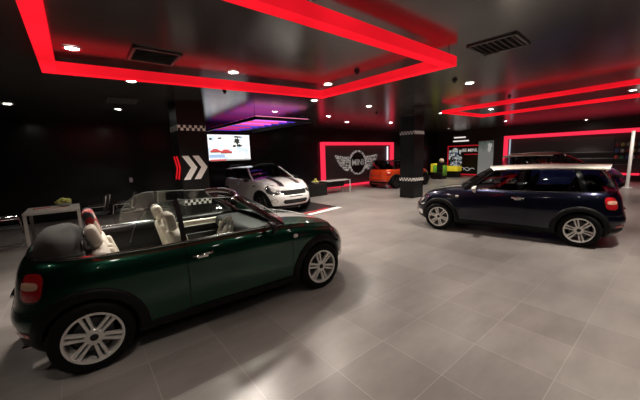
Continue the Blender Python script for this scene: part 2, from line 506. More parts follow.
    def top_pt(x, y, o=0.):
        W_ = c.yl(x, c.z1); v = y / W_; cr = P['crown'] * min(1, max(.0, (c.F(c.z1) - x) / .5)) ** .5
        return Vector((x, y, c.ztop(x) + cr * (1 - abs(v) ** 2.2) + o))
    # ---- chrome belt strip
    bm = nb()
    if conv:
        pp = [Vector((p.x, p.y + .004, p.z + .008)) for p in top if p.x < 1.95]
        path = [Vector((p.x, -p.y, p.z)) for p in pp[::-1]][:-1] + pp
        tube(bm, path, .011, 8)
    else:
        for sd in (1, -1):
            bs = nb(); tube(bs, [Vector((p.x, sd * (p.y + .001), p.z + .004)) for p in top if -.36 < p.x < 1.93][::2], .010, 6)
            link('belt_strip', bs, CHROME, root)
    if conv: link('belt_strip', bm, CHROME, root)
    else: bm.free()
    # ---- greenhouse
    rl, fl, ru, fu = [Vector(v) for v in P['gh']]
    def G(s_, t, sd, off=0., bulge=.018):
        lo = Vector((rl.x + (fl.x - rl.x) * s_, 0, rl.z + (fl.z - rl.z) * s_))
        yb = min(c.yl(lo.x, c.z1) - .018, rl.y + (fl.y - rl.y) * s_ + .02 * math.sin(PI * s_))
        ux = lo.x + (ru.x - rl.x) * (1 - s_) ** 3 + (fu.x - fl.x) * s_ ** 4
        s2 = (ux - ru.x) / (fu.x - ru.x)
        up = Vector((ux, 0, ru.z + (fu.z - ru.z) * s2 + P['zmid'] * math.sin(PI * s2)))
        yu = ru.y + (fu.y - ru.y) * s2 + .03 * math.sin(PI * s2)
        p = lo.lerp(up, t); y = yb + (yu - yb) * t + bulge * math.sin(PI * t) + off
        return Vector((p.x, sd * y, p.z))
    if not conv:
        pl = P['pillars']
        for sd in (1, -1):
            bm = nb()   # pillar strips + roof rail (black)
            segs = [(0., pl[1] + .002), (pl[2] - .004, pl[2] + .012), (pl[3] - .006, pl[4] + .006)]
            for a, b in ((pl[1] - .012, pl[2] + .012), (pl[3] - .008, pl[4] + .008)):
                gridf(bm, [[G(a + (b - a) * k / 3, t, sd, -.006) for t in np.linspace(0, 1, 7)] for k in range(4)])
            gridf(bm, [[G(s_, t, sd, -.005) for t in (.93, 1.)] for s_ in np.linspace(0, 1, 25)])
            link('side_pillars', bm, PILLAR, root, 40)
            bm = nb()   # A pillar
            tube(bm, [G(1.0, t, sd, .0) for t in np.linspace(-.03, 1., 9)], .035, 8)
            link('windscreen_pillar', bm, base if base is WHITEP else PILLAR, root, 60)
            for a, b in ((0., pl[1] - .01), (pl[2] + .01, pl[3]), (pl[4], pl[5] + .02)):
                bm = nb()
                gridf(bm, [[G(a + (b - a) * k / 12, t, sd, .0) for t in np.linspace(0, .95, 9)] for k in range(13)])
                link('side_window', bm, glass, root, 60)
    # windscreen surface
    def WS(v, t, off=0.):
        lo = Vector((fl.x + (.20) * (1 - abs(v) ** 2.2), v * fl.y, fl.z + .02 + .045 * (1 - v * v)))
        up = Vector((fu.x + .10 * (1 - abs(v) ** 2.2), v * fu.y, fu.z + .035 * (1 - v * v)))
        p = lo.lerp(up, t); b = .02 * math.sin(PI * t)
        return p + Vector((b * .7 + off * .7, 0, b * .7 + off * .7))
    bm = nb(); gridf(bm, [[WS(v, t) for t in np.linspace(-.04, 1., 9)] for v in np.linspace(-.97, .97, 21)])
    link('windscreen', bm, GLASS if conv else glass, root, 60)
    bm = nb()
    for k in (-.45, .12):
        tube(bm, [WS(k + .42 * u - .05, .02 + .05 * math.sin(PI * u), .012) for u in np.linspace(0, 1, 8)], .008, 6)
    link('wiper', bm, BLACK, root)
    if not conv:
        def RW(v, t):
            lo = Vector((rl.x - .06 * (1 - v * v), v * rl.y, rl.z + .01)); up = Vector((ru.x - .05 * (1 - v * v), v * ru.y, ru.z + .045 * (1 - v * v)))
            p = lo.lerp(up, t); b = .03 * math.sin(PI * t); return p + Vector((-b, 0, 0))
        bm = nb(); gridf(bm, [[RW(v, t) for t in np.linspace(-.05, 1, 9)] for v in np.linspace(-1., 1., 17)])
        link('rear_window', bm, glass, root, 60)
        # tailgate shelf under the rear window
        bm = nb()
        gridf(bm, [[Vector((p.x, p.y * v, p.z)) for v in np.linspace(-1, 1, 9)] for p in top if p.x < -.30])
        link('tailgate_top', bm, base, root, 50)
        # roof
        bm = nb(); rows = []
        us = np.linspace(0, 1, 23)
        for u in us:
            row = []
            for v in np.linspace(-1, 1, 19):
                xr_ = ru.x - .12 - .06 * (1 - v * v); xf_ = fu.x + .015 + .11 * (1 - abs(v) ** 2.2)
                x = xr_ + (xf_ - xr_) * u
                ze = ru.z + (fu.z - ru.z) * u + P['zmid'] * math.sin(PI * u) - .004
                y = v * (ru.y + (fu.y - ru.y) * u + .03 * math.sin(PI * u) + .012)
                z = ze + .012 + P['roofcrown'] * (1 - abs(v) ** 2.4)
                row.append(Vector((x, y, z)))
            a, b = row[0], row[-1]
            row = [a + Vector((0, -.004, -.035)), a + Vector((0, -.010, -.014))] + row + [b + Vector((0, .010, -.014)), b + Vector((0, .004, -.035))]
            rows.append(row)
        rows.insert(0, [p + Vector((.05, 0, -.035)) for p in rows[0]])
        gridf(bm, rows)
        link('roof', bm, roofm, root, 45)
        bm = nb()   # headliner
        gridf(bm, [[Vector((p.x, p.y * .93, p.z - .04)) for p in r_[3:-3]] for r_ in rows[2:]])
        link('headliner', bm, VOID, root, 0)
        bm = nb(); tube(bm, [(.0, 0, ru.z + .07), (-.1, 0, ru.z + .14), (-.2, 0, ru.z + .20)], .004, 6); box(bm, (.0, 0, ru.z + .065), (.09, .045, .02), .008)
        link('aerial', bm, BLACK, root)
        if P is R60:
            for sd in (1, -1):
                bm = nb(); pr_ = []
                for u in np.linspace(.06, .86, 15):
                    x = ru.x + (fu.x - ru.x) * u; y = ru.y + .03 * math.sin(PI * u) - .045
                    z = ru.z + (fu.z - ru.z) * u + P['zmid'] * math.sin(PI * u) + .055 + .045 * min(1, 6 * math.sin(PI * (u - .06) / .8))
                    pr_.append((x, sd * y, z))
                tube(bm, pr_, .014, 8); link('roof_rail', bm, CHROME if body == 'rails' else BLACK, root)
    else:
        # windscreen frame
        bm = nb()
        fr = [G(1.0, t, -1) for t in np.linspace(-.05, .97, 10)] + [WS(v, 1.0) + Vector((0, 0, 0)) for v in np.linspace(-.97, .97, 15)] + [G(1.0, t, 1) for t in np.linspace(.97, -.05, 10)]
        tube(bm, fr, .034, 10)
        link('windscreen_frame', bm, mat('frame_red_reflection', (.030, .006, .008), .2, coat=1.), root, 60)  # black frame; the red light it reflects is put into its colour
        # raised side windows
        for sd in (1, -1):
            sB = .515
            def zt(s_): return 1.0
            for nm, a, b in (('door_window', sB + .008, .985), ('quarter_window', .315, sB - .008)):
                bm = nb(); rows = []
                for k in range(19):
                    s_ = a + (b - a) * k / 18
                    tt = 1.04
                    if nm == 'quarter_window':
                        u = 1 - k / 18; tt = 1.04 * max(0.02, (1 - u ** 2.6)) ** (1 / 2.2)
                    rows.append([G(s_, tt * q, sd) for q in np.linspace(-.02, 1, 9)])
                gridf(bm, rows); w_ = link(nm, bm, GLASS, root, 60)
                bm = nb(); tube(bm, [r_[-1] for r_ in rows], .005, 6)
                link('window_edge', bm, mat('glass_edge', (.10, .13, .12), .3), w_)
            bm = nb(); gridf(bm, [[G(s_, q, sd, .002) for q in np.linspace(-.02, 1.04, 9)] for s_ in (sB - .012, sB + .012)])
            link('window_seal', bm, BLACK, root)
        # folded soft top
        bm = nb(); rows = []
        for k in range(25):
            u = k / 24; xx = -.37 + .36 * u
            env = max(0., math.sin(PI * min(1, max(0, u)))) ** .3
            row = []
            for v in np.linspace(-1, 1, 25):
                hy = .52 + .06 * math.sin(PI * u)
                yy = v * hy
                hh = .165 * env * (1 - abs(v) ** 7) ** .5 * (1 - .15 * u)
                wr = .008 * math.sin(9 * u + 2 * v) * env
                row.append(Vector((xx + .04 * v * v * (1 - u), yy, 1.0 + hh + wr)))
            rows.append(row)
        gridf(bm, rows)
        gridf(bm, [[Vector((p.x, p.y, .985)) for p in (r_[0], r_[-1])] for r_ in rows], flip=True)
        st = link('folded_soft_top', bm, CANVAS, root, 60)
        bm = nb()
        for q in (.0,):
            tube(bm, [Vector((-.37 + .06 * v * v, .57 * v, .995 )) for v in np.linspace(-1, 1, 15)] + [Vector((.0, .63, .985)), Vector((.0, 0, .985)), Vector((.0, -.63, .985))], .022, 8, True)
        link('hood_bow', bm, BLACK, st)
    # ---- interior
    sx, rx = P['seats']; zf = .34 if P is not R60 else .42
    for sd in (1, -1):
        bm = nb(); seat(bm, sx, sd * .36, zf); so = link('front_seat', bm, seatm, root, 50)
        bm = nb(); headrest(bm, sx - .345, sd * .36, zf + .80); link('headrest', bm, seatm, so, 50)
    bm = nb()
    for sd in (1, -1): seat(bm, rx, sd * .32, zf + .06, .3, .54, .52)
    rs = link('rear_seat', bm, seatm, root, 50)
    for sd in (1, -1):
        bm = nb(); headrest(bm, rx - .33, sd * .30, zf + .75, .3, .26, .21); link('headrest', bm, seatm, rs, 50)
    bm = nb()
    dx = fl.x - .32
    box(bm, (dx + .16, 0, c.z1 - .11), (.42, 1.34, .18), .07, 4); box(bm, (dx + .0, 0, c.z1 - .30), (.30, .30, .45), .05, 3)
    dd = link('dashboard', bm, dashm, root, 50)
    bm = nb(); lathe(bm, [(.001, 0), (.12, 0), (.13, .01), (.12, .02)], 24, Matrix.Translation((dx - .155, 0, c.z1 - .11)) @ Matrix.Rotation(PI / 2, 4, 'Z'))
    link('speedometer', bm, CHROME, dd)
    # steering wheel on the right-hand side
    M = Matrix.Translation((dx - .26, -.36, c.z1 - .06)) @ Matrix.Rotation(-1.15, 4, 'Y')
    bm = nb()
    tube(bm, [M @ Vector((.185 * math.cos(a), .185 * math.sin(a), 0)) for a in np.linspace(0, 2 * PI, 33)[:-1]], .017, 8, True)
    for a in (0.25, PI - .25 + 0, 1.5 * PI):
        a += PI / 2
        tube(bm, [M @ Vector((0, 0, -.02)), M @ Vector((.18 * math.cos(a), .18 * math.sin(a), 0))], .016, 6)
    box(bm, M.translation + M.to_3x3() @ Vector((0, 0, -.01)), (.13, .13, .05), .03, 3, M.to_3x3())
    cyl(bm, M @ Vector((0, 0, -.03)), M @ Vector((0, 0, -.28)), .03, 10)
    link('steering_wheel', bm, (mat('grey_leather', (.30, .28, .25), .4) if conv else BLACK), root, 50)
    bm = nb(); box(bm, (fu.x + .02, 0, fu.z - .05), (.03, .24, .065), .015, 3); link('rear_view_mirror', bm, BLACK, root, 50)
    if conv:
        for sd in (1, -1):
            bm = nb()
            gridf(bm, [[Vector((x, sd * (c.yl(x, c.z1) - ins), z)) for x in np.linspace(.05, 1.86, 14)] for ins, z in ((.0, c.z1 + .004), (.05, c.z1 + .006), (.075, c.z1 - .02), (.08, c.z1 - .06))])
            gridf(bm, [[Vector((x, sd * (c.yl(x, c.z1) - ins), z)) for x in np.linspace(.80, 1.80, 14)] for ins, z in ((.125, c.z1 - .22), (.16, c.z1 - .24), (.16, c.z1 - .30), (.13, c.z1 - .33))])
            link('door_capping', bm, BLACK, root, 50)
            bm = nb()
            gridf(bm, [[Vector((x, sd * (c.yl(x, c.z1) - ins), z)) for x in np.linspace(.82, 1.70, 14)] for ins, z in ((.082, c.z1 - .05), (.11, c.z1 - .065), (.115, c.z1 - .11), (.13, c.z1 - .13))])
            link('door_trim_panel', bm, CREAM, root, 50)
            bm = nb()
            yy = sd * .30
            tube(bm, [(rx - .42, yy - .17, .80), (rx - .42, yy - .16, 1.0), (rx - .42, yy - .10, 1.05), (rx - .42, yy + .10, 1.05), (rx - .42, yy + .16, 1.0), (rx - .42, yy + .17, .80)], .018, 8)
            link('roll_hoop', bm, BLACK, root, 50)
        bm = nb()
        gridf(bm, [[Vector((x, y, z)) for y in (-.66, 0, .66)] for x, z in ((.06, .97), (-.04, .95), (-.02, .6))])
        link('parcel_bulkhead', bm, BLACK, root, 0)
    # ---- mirrors
    for sd in (1, -1):
        bm = nb()
        mz = c.z1 + .02; mx = fl.x - .24
        vs = bmesh.ops.create_uvsphere(bm, u_segments=20, v_segments=12, radius=1)['verts']
        for v in vs:
            x, y, z = v.co
            v.co = Vector((mx + (.085 * x if x > 0 else .02 * x), sd * (.90 + .105 * y), mz + .075 * z))
        mo = link('door_mirror', bm, mirror, root, 60)
        bm = nb(); tube(bm, [(mx + .02, sd * .74, c.z1 - .015), (mx + .02, sd * .82, c.z1 + .0), (mx + .02, sd * .87, mz - .03)], .02, 8)
        link('mirror_stalk', bm, BLACK, mo)
        bm = nb(); 
        vs = bmesh.ops.create_circle(bm, cap_ends=True, segments=20, radius=1)['verts']
        for v in vs: v.co = Vector((mx - .022, sd * (.90 + .09 * v.co.x), mz + .062 * v.co.y))
        link('mirror_glass', bm, CHROME, mo, 0)
    # ---- side scuttle with indicator
    for sd in (1, -1):
        zz = c.z1 - .16; x0 = d1 + .055
        bm = nb(); rows = []
        for k in range(7):
            u = k / 6; x = x0 + .20 * u; hz = .032 * (1 - u * .75)
            rows.append([Vector((x, sd * (c.ysurf(x, zz + q * hz) + .006), zz + q * hz - .012 * u)) for q in (-1, 0, 1)])
        gridf(bm, rows); so = link('side_scuttle', bm, BLACK, root)
        bm = nb(); vs = bmesh.ops.create_uvsphere(bm, u_segments=14, v_segments=8, radius=1)['verts']
        for v in vs: v.co = Vector((x0 - .005 + .036 * v.co.x, sd * (c.ysurf(x0, zz) + .004 + .014 * v.co.y), zz + .027 * v.co.z))
        link('indicator_lamp', bm, LENSW, so)
    # ---- lamps as patches on the surface
    def patch(bm, fn, cy, cz, ry, rz_, off, dome=0., n=24, sq=2.6, r0=0., r1=1., rings=6):
        rows = []
        for k in range(rings + 1):
            r_ = r0 + (r1 - r0) * k / rings; row = []
            for a in np.linspace(0, 2 * PI, n + 1):
                ca, sa = math.cos(a), math.sin(a)
                y = cy + ry * r_ * math.copysign(abs(ca) ** (2 / sq), ca); z = cz + rz_ * r_ * math.copysign(abs(sa) ** (2 / sq), sa)
                row.append(fn(y, z, off + dome * (1 - r_ * r_)))
            rows.append(row)
        gridf(bm, rows)
        bmesh.ops.remove_doubles(bm, verts=bm.verts, dist=1e-4)
        bmesh.ops.recalc_face_normals(bm, faces=bm.faces)
    hr, hz_ = P['hl']
    for sd in (1, -1):
        # headlamp, placed by arc angle around the front corner
        def hf(u, z, o, sd=sd):
            zz = c.zinv(z, wb + .45); 
            best = c.front_pt(min(u, .985 * c.W(min(zz, c.z1))), z)
            n = Vector((.75, .55, .25)); n.normalize(); p = best + n * o
            return Vector((p.x, p.y * sd, p.z))
        hy = .60 if P is not R60 else .625; hzc = .665 if P is not R60 else .79
        bm = nb(); patch(bm, hf, hy, hzc, hr, hz_ * .82, .006, .03, sq=2.3); h0 = link('headlight', bm, LENS, root, 60)
        bm = nb(); patch(bm, hf, hy, hzc, hr, hz_ * .82, .012, .0, sq=2.3, r0=.97, r1=1.12, rings=2); link('headlight_bezel', bm, CHROME, h0, 60)
        bm = nb(); patch(bm, hf, hy, hzc, hr, hz_ * .82, .004, .0, sq=2.3, r0=.45, r1=.97, rings=2); link('headlight_reflector', bm, ALLOYD, h0, 60)
        bm = nb(); patch(bm, hf, hy, hzc, hr, hz_ * .82, .005, .02, sq=2., r0=0., r1=.45, rings=3); link('headlight_bulb', bm, LENSW, h0, 60)
        # fog lamp
        bm = nb(); patch(bm, lambda y, z, o, sd=sd: (lambda q: Vector((q.x + o, q.y * sd, q.z)))(c.front_pt(y, z)), hy + .02, .36 if P is not R60 else .47, .06, .055, .012, .012, sq=2.)
        fo = link('fog_lamp', bm, LENSW, root, 60)
        bm = nb(); patch(bm, lambda y, z, o, sd=sd: (lambda q: Vector((q.x + o, q.y * sd, q.z)))(c.front_pt(y, z)), hy + .02, .36 if P is not R60 else .47, .06, .055, .014, 0, sq=2., r0=.95, r1=1.25, rings=2)
        link('fog_lamp_ring', bm, CHROME, fo, 60)
        # tail lamp wrapped round the rear corner: coordinate u = arc angle
        def tf(u, z, o, sd=sd):
            B, W = c.B(z), c.W(z); u = min(max(u, .02), 1.5)
            x = c.xr - (c.xr - B) * math.cos(u) ** (2 / c.NR); y = W * math.sin(u) ** (2 / c.NR)
            n = Vector((-.75, .65, .1)); n.normalize()
            return Vector((x + n.x * o, sd * (y + n.y * o), z))
        tu, tr_, tzc, trz = P['tailu']
        bm = nb(); patch(bm, tf, tu, tzc, tr_, trz, .008, .012, sq=3.4); t0 = link('tail_lamp', bm, LENSR, root, 60)
        bm = nb(); patch(bm, tf, tu, tzc, tr_, trz, .009, .0, sq=3.4, r0=1.0, r1=1.10, rings=2); link('tail_lamp_bezel', bm, CHROME, t0, 60)
        bm = nb(); patch(bm, tf, tu, tzc - .005, tr_ * .8, trz * .24, .021, .006, sq=3.); link('tail_lamp_reverse_lens', bm, LENSO, t0, 60)
        # bumper reflector
        bm = nb(); patch(bm, lambda y, z, o, sd=sd: (lambda q: Vector((q.x, q.y * sd, q.z)))(c.rear_pt(y, z, o)), .55, .40, .10, .025, .012, .004, sq=4.); link('bumper_reflector', bm, LENSR, root, 60)
    # ---- grille, intake, badges, plates
    ff = lambda y, z, o: c.front_pt(y, z, o)
    gz, gh_, gw = (.585, .075, .40) if P is not R60 else (.735, .085, .46)
    def hexpatch(cz, hh, w, o, frm=0., taper=.16):
        bm = nb(); rows = []
        for k in range(21):
            v = -1 + 2 * k / 20
            row = []
            for q in np.linspace(-1, 1, 7):
                wy = (w + frm) * (1 - taper * (q < 0) * abs(q) - .10 * (q > 0) * q)
                row.append(ff(v * wy, cz + q * (hh + frm), o))
            rows.append(row)
        gridf(bm, rows); return bm
    bm = hexpatch(gz, gh_, gw, .006, .016)
    g0 = link('grille_surround', bm, CHROME, root, 60)
    link('grille_mesh', hexpatch(gz, gh_, gw, .010), VOID, g0, 60)
    bm = nb()
    for q in (-.6, -.2, .2, .6):
        tube(bm, [ff(v * gw * .88, gz + q * gh_, .014) for v in np.linspace(-1, 1, 15)], .006, 6)
    link('grille_bar', bm, TRIM if P is R60 else CHROME, g0, 60)
    iz, ih, iw = (.37, .06, .42) if P is not R60 else (.43, .065, .45)
    link('lower_intake', hexpatch(iz, ih, iw, .012), VOID, root, 60)
    link('front_slot', hexpatch(gz - gh_ - .065, .012, .26, .008), VOID, root, 60)
    bm = nb(); box(bm, c.front_pt(0, gz + gh_ + .045, .006), (.02, .14, .028), .006, 2); link('bonnet_badge', bm, STEEL, root, 50)
    rb = lambda y, z, o: c.rear_pt(y, z, o)
    bm = nb(); gridf(bm, [[rb(y, z, .006) for z in (.50, .57, .63)] for y in np.linspace(-.27, .27, 9)]); link('number_plate_recess', bm, base, root, 0)
    bm = nb(); tube(bm, [rb(y, .66, .016) for y in np.linspace(-.30, .30, 9)], .014, 8); link('tailgate_handle', bm, CHROME, root)
    bm = nb(); cyl(bm, rb(-.48, .25, -.06), rb(-.48, .25, .05), .034, 16); cyl(bm, rb(-.48, .25, .0), rb(-.48, .25, .051), .026, 16)
    link('exhaust_tip', bm, CHROME, root)
    # seam of the rear bumper
    bm = nb(); tube(bm, [Vector((x, sgn * (y + .001), .585)) for sgn, (x, y) in [(-1, c.col(j, .585)) for j in range(c.nr + 3, 0, -1)] + [(1, c.col(j, .585)) for j in range(0, c.nr + 4)]], .004, 5)
    link('bumper_seam', bm, VOID, root)
    # ---- wheels
    for w in wc:
        for sd in (1, -1):
            wheel_parts(root, P, (w.x, sd * (P['yw'] - P['tw'] / 2), tr), sd, rimm)
    if P is R60:
        for sd in (1, -1):
            bm = nb()
            tube(bm, [Vector((d0 - .93 + (.2 * (1 - z / c.z1) if z < .7 else 0) + .03, sd * (c.ysurf(max(.05, d0 - .93), z) + .001), z)) for z in np.linspace(.75, c.z1, 6)], .005, 5)
            link('rear_door_seam', bm, VOID, root)
    return root

GREEN = paint('green_paint', (.0025, .050, .027), .35, .85, .33)
NAVY = paint('dark_navy_paint', (.005, .006, .022), .3, .8, .32)
WHITEP = paint('white_car_paint', (.78, .77, .75))
ORANGE = paint('orange_paint', (.72, .062, .008), .3, .45, .33)
BLUEP = paint('blue_paint', (.03, .06, .42), .3, .4, .35)
ROOFW = paint('white_roof_paint', (.80, .76, .68))
ROOFB = paint('black_roof_paint', (.012, .012, .014))
GSTRIPE = stripe_paint('green_bonnet_white_stripes', GREEN, (.0025, .050, .027), (.85, .83, .80), None, .17, .44)
WSTRIPE = stripe_paint('white_bonnet_dark_stripes', WHITEP, (.78, .77, .75), (.02, .012, .014), (.35, .02, .03), .24, .40)
NSTRIPE = stripe_paint('navy_bonnet_white_stripes', NAVY, (.005, .006, .022), (.8, .78, .74), None, .22, .42)

green_car = make_car(R57, 'convertible_car', 'dark green convertible car with its soft top folded, cream seats', GREEN, None, (-.0287, 3.8963), -.0281, 'conv', GSTRIPE, CREAM, mirror=BLACK, dashm=mat('grey_dash', (.014, .0135, .013), .6))
make_car(R56, 'hatchback_car', 'dark navy hatchback car with a white roof and white mirrors', NAVY, ROOFW, (7.6729, 1.3012), 1.7717, 'hatch', NSTRIPE, DARKLEATHER, mirror=ROOFW)
make_car(R60, 'crossover_car', 'white crossover car with dark bonnet stripes facing into the room', WHITEP, ROOFB, (5.20, 10.95), -1.575, 'suv', WSTRIPE, DARKLEATHER, mirror=BLACK, rimm=ALLOYK)
make_car(R56, 'hatchback_car', 'orange hatchback car with a black roof, half hidden by the column', ORANGE, ROOFB, (12.66, 10.18), -.062, 'hatch', None, DARKLEATHER, mirror=ORANGE, rimm=ALLOYK)
blue_car = make_car(R60, 'crossover_car', 'blue crossover car showing above the roof of the navy hatchback', BLUEP, ROOFW, (14.95, 4.55), -1.642, 'rails', None, REDLEATHER, mirror=BLUEP)

blue_car.scale = (.95, 1., 1.06)

# ------------------------------------------------------------------ room shell
H = 3.2
X0, X1, Y0, Y1 = -4.5, 22., -4.0, 12.5
# floor: large grey tiles
fm = mat('floor_tiles', (.2, .19, .18), .35, spec=.32); b = bsdf(fm)
tc = N(fm, 'ShaderNodeTexCoord'); mp = N(fm, 'ShaderNodeMapping'); L(fm, tc.outputs['Object'], mp.inputs[0])
mp.inputs['Location'].default_value = (-.30, -.505, 0)
br = N(fm, 'ShaderNodeTexBrick'); br.offset = 0; br.squash = 1
br.inputs['Scale'].default_value = 1.; br.inputs['Brick Width'].default_value = .6; br.inputs['Row Height'].default_value = .6
br.inputs['Mortar Size'].default_value = .004; br.inputs['Mortar Smooth'].default_value = .3
br.inputs['Color1'].default_value = (.190, .171, .160, 1); br.inputs['Color2'].default_value = (.240, .219, .206, 1); br.inputs['Mortar'].default_value = (.29, .262, .243, 1)
L(fm, mp.outputs[0], br.inputs['Vector'])
nz = N(fm, 'ShaderNodeTexNoise'); nz.inputs['Scale'].default_value = 1.3; nz.inputs['Detail'].default_value = 6; nz.inputs['Roughness'].default_value = .6
mp2 = N(fm, 'ShaderNodeMapping'); mp2.inputs['Scale'].default_value = (1, 2.4, 1); L(fm, tc.outputs['Object'], mp2.inputs[0]); L(fm, mp2.outputs[0], nz.inputs['Vector'])
rp = N(fm, 'ShaderNodeValToRGB'); rp.color_ramp.elements[0].position = .3; rp.color_ramp.elements[0].color = (.82, .82, .82, 1); rp.color_ramp.elements[1].position = .7; rp.color_ramp.elements[1].color = (1.12, 1.12, 1.12, 1)
L(fm, nz.outputs['Fac'], rp.inputs[0])
mx = N(fm, 'ShaderNodeMix', data_type='RGBA', blend_type='MULTIPLY'); mx.inputs['Factor'].default_value = 1
L(fm, br.outputs['Color'], mx.inputs['A']); L(fm, rp.outputs[0], mx.inputs['B']); L(fm, mx.outputs['Result'], b.inputs['Base Color'])
rr2 = N(fm, 'ShaderNodeMapRange'); rr2.inputs['To Min'].default_value = .24; rr2.inputs['To Max'].default_value = .36; L(fm, nz.outputs['Fac'], rr2.inputs['Value']); L(fm, rr2.outputs[0], b.inputs['Roughness'])
def flat(x0, x1, y0, y1, z):
    bm = nb(); bm.faces.new([bm.verts.new(p) for p in ((x0, y0, z), (x1, y0, z), (x1, y1, z), (x0, y1, z))]); return bm
struct('floor', flat(X0, X1, Y0, Y1, 0), fm)
# ceiling: dark satin-gloss panels
cm = mat('ceiling_satin', (.036, .034, .032), .2, spec=.5); b = bsdf(cm)
tc = N(cm, 'ShaderNodeTexCoord'); nz = N(cm, 'ShaderNodeTexNoise'); nz.inputs['Scale'].default_value = 2.2; L(cm, tc.outputs['Object'], nz.inputs['Vector'])
r3 = N(cm, 'ShaderNodeMapRange'); r3.inputs['To Min'].default_value = .19; r3.inputs['To Max'].default_value = .21; L(cm, nz.outputs['Fac'], r3.inputs['Value']); L(cm, r3.outputs[0], b.inputs['Roughness'])
bm = flat(X0, X1, Y0, Y1, H); bmesh.ops.reverse_faces(bm, faces=bm.faces)
struct('ceiling', bm, cm)
wm = mat('black_wall_gloss', (.010, .010, .0105), .22, spec=.4)
wmm = mat('black_wall_matt', (.012, .012, .0125), .5)
def wall(name, a, b_, m):
    bm = nb(); bm.faces.new([bm.verts.new(p) for p in ((a[0], a[1], 0), (b_[0], b_[1], 0), (b_[0], b_[1], H), (a[0], a[1], H))])
    return struct(name, bm, m)
wall('wall_back', (X1, Y1), (X0, Y1), wm)
wall('wall_left', (X0, Y1), (X0, Y0), wmm)
wall('wall_front', (X0, Y0), (X1, Y0), wmm)
wall('wall_right', (X1, Y0), (X1, Y1), wmm)

# columns
colm = mat('column_black', (.006, .006, .006), .4, spec=.3)
CHK = checker_mat('checker_tape', 1 / .065, (.85, .82, .78))
def column(x0, x1, y0, y1, label):
    t = thing('column', label, 'column', ((x0 + x1) / 2, (y0 + y1) / 2, 0)); t['kind'] = 'structure'
    w, d = x1 - x0, y1 - y0
    bm = nb(); box(bm, (0, 0, H / 2), (w, d, H)); link('column_shaft', bm, colm, t, 0)
    for z in (2.56, .74):
        bm = nb(); box(bm, (0, 0, 0), (w + .024, d + .024, .13), .003, 1)
        o = link('checker_band', bm, CHK, t, 0, (0, 0, z))
    return t, w, d
cl, w, d = column(1.97, 2.62, 7.75, 8.40, 'black square column with white and red chevrons')
def chevron(parent, m, M, w, h_, t):
    bm = nb(); prism(bm, [(0, h_ / 2), (t, h_ / 2), (w, 0), (t, -h_ / 2), (0, -h_ / 2), (w - t, 0)], .012, M)
    return link('chevron', bm, m, parent, 0)
yf = -d / 2 - .013
for k in range(2): chevron(cl, mat('chevron_white', (.85, .82, .78), .5), Matrix.Translation((-.29 + .25 * k, yf, 1.60)), .34, .58, .15)
for k in range(2): chevron(cl, mat('chevron_red', (.5, .012, .018), .4, emit=(1, .01, .02), estr=.5), Matrix.Translation((-w / 2 - .013, .27 - .25 * k, 1.60)) @ Matrix.Rotation(-PI / 2, 4, 'Z'), (.30), .58, .085)
column(10.2, 10.85, 6.75, 7.40, 'black square column in the middle of the room, checkered bands')

# ------------------------------------------------------------------ hanging red light frames
def light_frame(name, label, quad, z, w=.16, h_=.13):
    cx = sum(p[0] for p in quad) / 4; cy = sum(p[1] for p in quad) / 4
    t = thing(name, label, 'ceiling light', (cx, cy, z), 0)
    q = [Vector((p[0] - cx, p[1] - cy)) for p in quad]
    inn = []
    for i in range(4):
        a, b_, c_ = q[i - 1], q[i], q[(i + 1) % 4]
        u = (a - b_).normalized(); v = (c_ - b_).normalized(); s_ = abs(u.x * v.y - u.y * v.x)
        inn.append(b_ + (u + v) * (w / s_))
    for i in range(4):
        j = (i + 1) % 4
        bm = nb(); vs = []
        for zz in (0, h_):
            vs.append([bm.verts.new((*p, zz)) for p in (q[i], q[j], inn[j], inn[i])])
        bm.faces.new(vs[0]); bm.faces.new(vs[1][::-1])
        for k in range(4): bm.faces.new((vs[0][k], vs[0][(k + 1) % 4], vs[1][(k + 1) % 4], vs[1][k]))
        bmesh.ops.recalc_face_normals(bm, faces=bm.faces)
        link('light_beam', bm, REDGLOW, t, 0)
    for i in range(4):
        m_ = (q[i] + inn[i]) / 2
        bm = nb(); cyl(bm, (*m_, h_), (*m_, H - z), .006, 8); link('hanging_rod', bm, BLACK, t)
    return t
light_frame('ceiling_light', 'large red glowing square frame hanging over the green convertible', [(-.20, 5.45), (4.20, 5.02), (4.33, 2.20), (-.20, 2.20)], 2.98, .15)
light_frame('ceiling_light', 'red glowing frame hanging above the navy hatchback at the right', [(9.08, 5.05), (11.66, 4.90), (10.9, -1.0), (8.45, -1.0)], 2.98, .11, .09)

# ------------------------------------------------------------------ downlights
LAMP = emis('lamp_lens', (1., .93, .82), 80.)
LAMPDIM = LAMP
def downlight(x, y, label, power=120., r=.075, cone=86):
    t = thing('downlight', label, 'ceiling light', (x, y, H), 0, 'recessed ceiling downlights')
    bm = nb(); lathe(bm, [(r + .03, -.001), (r + .028, -.012), (r, -.014), (r - .008, -.002)], 24, Matrix.Rotation(PI / 2, 4, 'X'))
    for v in bm.verts: v.co.z = -abs(v.co.z)
    link('trim_ring', bm, STEEL, t)
    bm = nb(); vs = bmesh.ops.create_circle(bm, cap_ends=True, segments=20, radius=r)['verts']
    for v in vs: v.co.z = -.006
    bmesh.ops.reverse_faces(bm, faces=bm.faces)
    link('lamp_lens', bm, LAMP, t, 0)
    if power:
        ld = bpy.data.lights.new('downlight_spot', 'SPOT'); ld.energy = power * 2.0; ld.spot_size = math.radians(cone); ld.spot_blend = .75
        ld.shadow_soft_size = .11; ld.color = (1., .90, .80)
        lo = bpy.data.objects.new('downlight_spot', ld); COL.objects.link(lo); lo.location = (x, y, H - .03)
    return t
